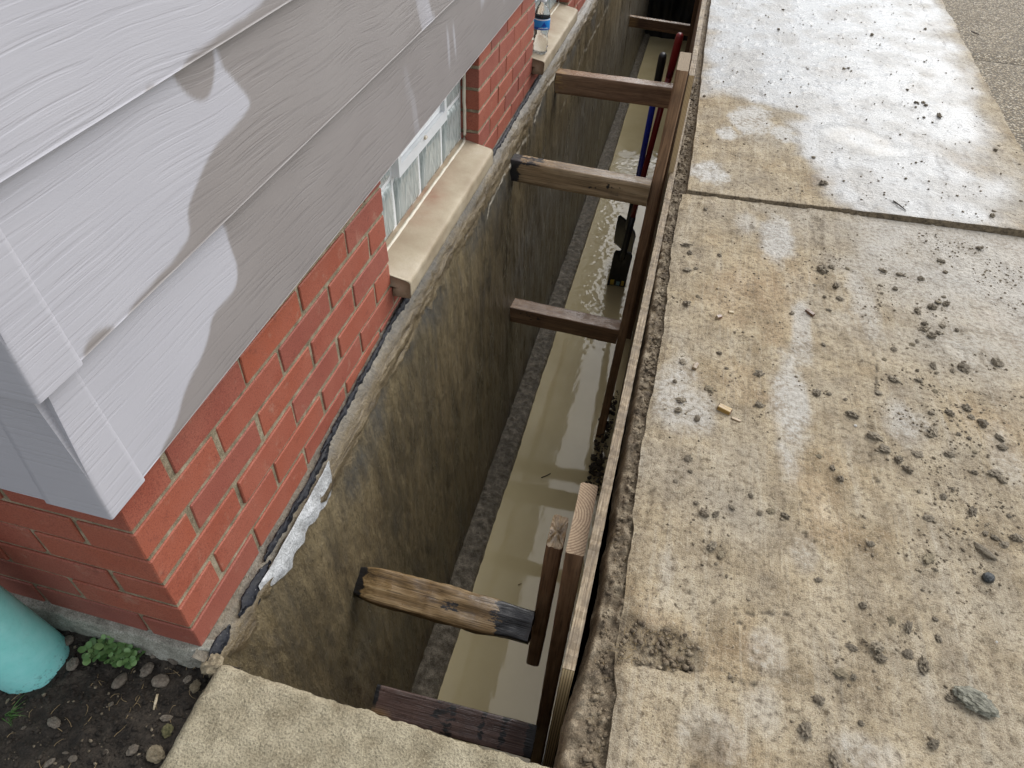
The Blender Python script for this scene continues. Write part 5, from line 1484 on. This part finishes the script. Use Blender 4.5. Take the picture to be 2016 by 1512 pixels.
# crumbs too many to count
def scatter(name, pts, mat, seed, tris=1):
    """pts: (x,y,z,r); one joined mesh of small lumps"""
    base = []
    for s in range(5):
        bm = bmesh.new(); bmesh.ops.create_icosphere(bm, subdivisions=1, radius=1.0)
        P = np.array([v.co[:] for v in bm.verts]); F = np.array([[v.index for v in f.verts] for f in bm.faces]); bm.free()
        P = P * (1 + 0.5 * fbm(P[:, 0] * 1.3 + s * 5, P[:, 1] * 1.3, P[:, 2] * 1.3, 2))[:, None]
        base.append((P, F))
    V, Fs, k = [], [], 0
    rr = np.random.RandomState(seed)
    for x, y, z, r in pts:
        P, F = base[rr.randint(5)]
        a = rr.uniform(0, 6.28); c, s_ = math.cos(a), math.sin(a)
        q = P * np.array([rr.uniform(0.8, 1.5), rr.uniform(0.7, 1.1), rr.uniform(0.45, 0.85)]) * r
        V.append(np.stack([q[:, 0] * c - q[:, 1] * s_ + x, q[:, 0] * s_ + q[:, 1] * c + y, q[:, 2] + z], -1))
        Fs.append(F + k); k += len(P)
    V = np.concatenate(V); Fs = np.concatenate(Fs)
    me = bpy.data.meshes.new(name)
    me.vertices.add(len(V)); me.vertices.foreach_set('co', V.reshape(-1).astype(np.float32))
    me.loops.add(len(Fs) * 3); me.loops.foreach_set('vertex_index', Fs.reshape(-1).astype(np.int32))
    me.polygons.add(len(Fs)); me.polygons.foreach_set('loop_start', np.arange(0, len(Fs) * 3, 3, dtype=np.int32))
    me.polygons.foreach_set('use_smooth', [True] * len(Fs))
    me.materials.append(mat); me.update(calc_edges=True); me.validate()
    return tag(obj(name, me), kind='stuff')
rs = np.random.RandomState(5)
n = 6500
x = rs.uniform(0.69, 1.95, n * 4); y = rs.uniform(-0.2, 1.87, n * 4)
den = sstep(-0.15, 0.5, fbm(x * 4.5, y * 4.5, 1.5, 4)) * (0.25 + 0.9 * sstep(0.95, 1.35, x))
for cx_, cy_, cr_ in CLODS_NEAR:
    if cr_ > 0.007:
        den = np.maximum(den, 0.9 * np.exp(-((x - cx_) ** 2 + (y - cy_) ** 2) / (2.6 * cr_) ** 2))
keep = rs.uniform(0, 1, n * 4) < den
x, y = x[keep][:n], y[keep][:n]
r = 0.0007 + 0.0036 * rs.uniform(0, 1, len(x)) ** 4.0
z = slab_h(x, y)
tag(scatter('mud_crumbs', np.stack([x, y, z + r * 0.2, r], -1), CRUMB, 3), 'tiny mud crumbs strewn over the near slab', 'crumbs')
x = rs.uniform(0.72, 1.95, 700); y = 1.97 + 3.2 * rs.uniform(0, 1, 700) ** 1.3
r = 0.0015 + 0.004 * rs.uniform(0, 1, 700) ** 3
tag(scatter('mud_crumbs', np.stack([x, y, far_h(x, y) + r * 0.2, r], -1), CRUMB, 4), 'tiny dark crumbs strewn over the wet far slab', 'crumbs')
x = rs.uniform(0.655, 0.69, 1500); y = rs.uniform(-0.25, 3.0, 1500)
r = 0.0015 + 0.005 * rs.uniform(0, 1, 1500) ** 2.2
tag(scatter('rubble_crumbs', np.stack([x, y, strip_h(x, y) + r * 0.2, r], -1), RUBBLE, 6), 'crumbled mud and mortar along the broken slab edge', 'rubble')
# debris in the broken pocket by the slab's crack
x = rs.uniform(0.69, 0.82, 160); y = rs.uniform(0.165, 0.245, 160)
r = 0.0015 + 0.005 * rs.uniform(0, 1, 160) ** 2.5
tag(scatter('rubble_crumbs', np.stack([x, y, slab_h(x, y) - 0.004, r], -1), RUBBLE, 8), 'dark crumbs filling the broken pocket at the slab edge', 'rubble')
x = rs.uniform(0.545, 0.612, 260); y = rs.uniform(1.55, 2.25, 260)
r = 0.004 + 0.010 * rs.uniform(0, 1, 260) ** 2
tag(scatter('gravel_heap', np.stack([x, y, WATER_Z + 0.004 + 0.10 * sstep(0.535, 0.61, x) * rs.uniform(0.2, 1, 260), r], -1), TRENCH_SOIL, 9), 'dark wet gravel heaped in the water against the plywood', 'gravel')
n = 2600
x = rs.uniform(-0.42, 0.045, n); y = -0.01 - 0.30 * rs.uniform(0, 1, n)
r = 0.0008 + 0.0042 * rs.uniform(0, 1, n) ** 3.0
tag(scatter('soil_crumbs', np.stack([x, y, soil_h(x, y) + r * 0.3, r], -1), SOIL, 10), 'loose dark soil crumbs covering the garden bed', 'soil')
n = 230
x = rs.uniform(-0.40, 0.04, n); y = -0.015 - 0.26 * rs.uniform(0, 1, n)
r = 0.0009 + 0.0032 * rs.uniform(0, 1, n) ** 2.5
tag(scatter('soil_grit', np.stack([x, y, soil_h(x, y) + r * 0.5, r], -1), CRUMB, 12), 'pale grit sprinkled over the dark soil', 'grit')

# straw and rootlets lying about: thin separate strands
def strands(name, area, n, mat, hz, label, cat, L=(0.01, 0.03), rad=0.0005):
    vs, fs = [], []
    rr = np.random.RandomState(len(name) + n)
    for _ in range(n):
        px, py = rr.uniform(area[0], area[1]), rr.uniform(area[2], area[3])
        a = rr.uniform(0, 6.28); l = rr.uniform(*L); bend = rr.uniform(-1, 1)
        b = len(vs)
        for k in range(5):
            t = k / 4
            aa = a + bend * t
            cx, cy = px + l * t * math.cos(aa), py + l * t * math.sin(aa)
            cz = float(hz(cx, cy)) + rad * 1.5 + 0.003 * math.sin(t * 3.1) * rr.uniform(0.3, 1)
            nx, ny = -math.sin(aa), math.cos(aa)
            w = rad * (1 - 0.6 * t)
            vs += [(cx + nx * w, cy + ny * w, cz - w), (cx, cy, cz + w), (cx - nx * w, cy - ny * w, cz - w)]
        for k in range(4):
            for q in range(3):
                fs.append((b + 3 * k + q, b + 3 * k + (q + 1) % 3, b + 3 * k + 3 + (q + 1) % 3, b + 3 * k + 3 + q))
    return tag(obj(name, mesh_from(name, vs, fs, mat)), label, cat, kind='stuff')
strands('straw', (0.69, 0.80, 0.16, 0.25), 60, STRAW, lambda a, b: slab_h(a, b) - 0.006, 'bits of straw in the broken pocket at the slab edge', 'straw', (0.008, 0.028), 0.0006)
strands('straw', (0.655, 0.69, -0.2, 1.6), 120, STRAW, strip_h, 'bits of straw caught in the rubble beside the plywood', 'straw', (0.006, 0.02), 0.0005)
strands('rootlets', (-0.40, 0.03, -0.27, -0.02), 70, STRAW, soil_h, 'dry rootlets and straw lying on the dark soil', 'straw', (0.008, 0.03), 0.0006)

# garden stones
ST = [lump(100 + i, 3, 0.29 if i % 2 else 0.5, 0.62, 1.25, STONE) for i in range(6)]
SL = {0: 'rounded tan stone lying in the open soil below the pipe', 1: 'brown-grey stone just below the weed', 2: 'angular brown stone touching the right side of the weed', 3: 'smooth oval grey pebble right of the weed',
      4: 'dark round pebble by the wall base, right of the weed', 5: 'small grey pebble at the wall base above the weed', 6: 'flat brown stone between the pipe and the weed', 7: 'brown stone behind the weed beside the pipe',
      8: 'whitish elongated stone low in the soil near the step', 9: 'mossy yellow-green lump against the step edge', 10: 'pale crumbling lump against the lower step edge', 20: 'pale mortar lump sitting on the corner of the step'}
for i, (x, y, r) in enumerate(STONES):
    z = float(soil_h(x, y))
    me = ST[i % 6]
    if i == 9: me = lump(120, 3, 0.4, 0.6, 1.1, MOSSY)
    if i in (10, 17): me = lump(121 + i, 3, 0.5, 0.6, 1.1, CLOD_TAN)
    if i == 20:
        put('mortar_lump', lump(140, 3, 0.62, 0.75, 0.95, CLOD_TAN), 0.028, -0.018, -0.022, 0.0165, SL[20], 'mortar lump', None, 0.1)
        continue
    if i in SL:
        put('stone', me, x, y, z, r * 0.85, SL[i], 'stone', None, 0.15)
    else:
        put('stone', me, x, y, z, r * 0.75, 'small brown stone half sunk in the dark soil', 'stone', 'small stones in the soil', 0.15)
tag(obj('wood_splinter', tube_mesh('wood_splinter', [(-0.0525, -0.073, soil_h(-0.0525, -0.073) + 0.004), (-0.049, -0.084, soil_h(-0.049, -0.084) + 0.005), (-0.0455, -0.096, soil_h(-0.0455, -0.096) + 0.003)], [0.0022, 0.0026, 0.0015], CW, 6)), 'pale wood splinter lying on the dark soil below the weed', 'splinter')

# weed: rosettes of small round leaves
def leaf_mesh(seed):
    n = 12
    vs = [(0.5, 0, 0.02)]
    for k in range(n):
        a = 2 * math.pi * k / n
        rr_ = 0.5 * (1 + 0.06 * math.sin(5 * a + seed))
        vs.append((0.5 + rr_ * math.cos(a), 0.95 * rr_ * math.sin(a), 0.10 * math.sin(2 * a + seed) * 0.6 + 0.08 * abs(math.sin(a))))
    return mesh_from('leaf', vs, [(0, 1 + k, 1 + (k + 1) % n) for k in range(n)], LEAF)
LV = [leaf_mesh(i) for i in range(4)]
weed = tag(empty('weed', (-0.160, -0.034, -0.055)), 'green weed with small round leaves at the foot of the brick wall', 'plant')
stems_v = []
rw = random.Random(4)
vs_st, fs_st = [], []
def add_stem(p0, p1, rad):
    d = (p1 - p0); a = d.cross(Vector((0, 0, 1))).normalized() * rad; b = len(vs_st)
    up = Vector((0, 0, rad))
    for p in (p0, p1):
        vs_st.extend([tuple(p + a), tuple(p - a), tuple(p + up)])
    for q in range(3):
        fs_st.append((b + q, b + (q + 1) % 3, b + 3 + (q + 1) % 3, b + 3 + q))
centres = []
for _ in range(26):
    a = rw.uniform(0, 6.28); rr_ = math.sqrt(rw.random())
    centres.append((0.046 * rr_ * math.cos(a) + 0.010 * rr_ * math.sin(a), 0.021 * rr_ * math.sin(a) + 0.004, rw.uniform(0.008, 0.030) * (1.2 - 0.6 * rr_)))
for cx, cy, cz in centres:
    c = Vector((cx, cy, cz))
    add_stem(Vector((cx * 0.3, cy * 0.3, 0.0)), c, 0.0008)
    k = rw.randint(5, 8); a0 = rw.uniform(0, 6.28)
    for q in range(k):
        a = a0 + q * 6.28 / k + rw.uniform(-0.3, 0.3)
        l = rw.uniform(0.003, 0.009); s_ = rw.uniform(0.0085, 0.0135)
        e = c + Vector((math.cos(a) * l, math.sin(a) * l, rw.uniform(-0.002, 0.004)))
        add_stem(c, e, 0.0006)
        o = bpy.data.objects.new('leaf', rw.choice(LV))
        o.location = e; o.scale = (s_, s_, s_)
        o.rotation_euler = (rw.uniform(-0.4, 0.4), rw.uniform(-0.55, 0.25), a)
        link(o, weed)
obj('stem', mesh_from('stem', vs_st, fs_st, STEM), weed)

# grass tuft by the pipe
tuft = tag(empty('grass_tuft', (-0.268, -0.166, -0.058)), 'tuft of green grass in the soil below the teal pipe', 'plant')
for k in range(16):
    a = rw.uniform(-0.6, 1.4); l = rw.uniform(0.018, 0.04); w = 0.0011
    P = []
    for t in (0, 0.35, 0.7, 1.0):
        q = Vector((math.cos(a) * l * t, math.sin(a) * l * t, l * (0.7 * t - 0.45 * t * t)))
        nrm = Vector((-math.sin(a), math.cos(a), 0)) * w * (1.05 - t)
        P += [tuple(q + nrm), tuple(q - nrm), tuple(q + Vector((0, 0, w * 0.5 * (1.05 - t))))]
    F = [(3 * i + j, 3 * i + (j + 1) % 3, 3 * i + 3 + (j + 1) % 3, 3 * i + 3 + j) for i in range(3) for j in range(3)]
    obj('blade', mesh_from('blade', P, F, GRASS), tuft, (rw.uniform(-0.006, 0.006), rw.uniform(-0.006, 0.006), 0))

# scraps afloat on the water
for lab, a, b_, rr_ in (('thin dark twig floating on the muddy water beyond the near post', (0.333, 1.640, WATER_Z + 0.002), (0.370, 1.676, WATER_Z + 0.003), 0.0022), ('short pale stalk floating on the water beside the near strut', (0.36, 1.06, WATER_Z + 0.002), (0.372, 1.072, WATER_Z + 0.002), 0.0018)):
    tag(obj('twig', tube_mesh('twig', [a, ((a[0] + b_[0]) / 2 + 0.003, (a[1] + b_[1]) / 2, a[2] + 0.001), b_], rr_, TWIG if 'dark' in lab else STRAW, 6)), lab, 'twig')
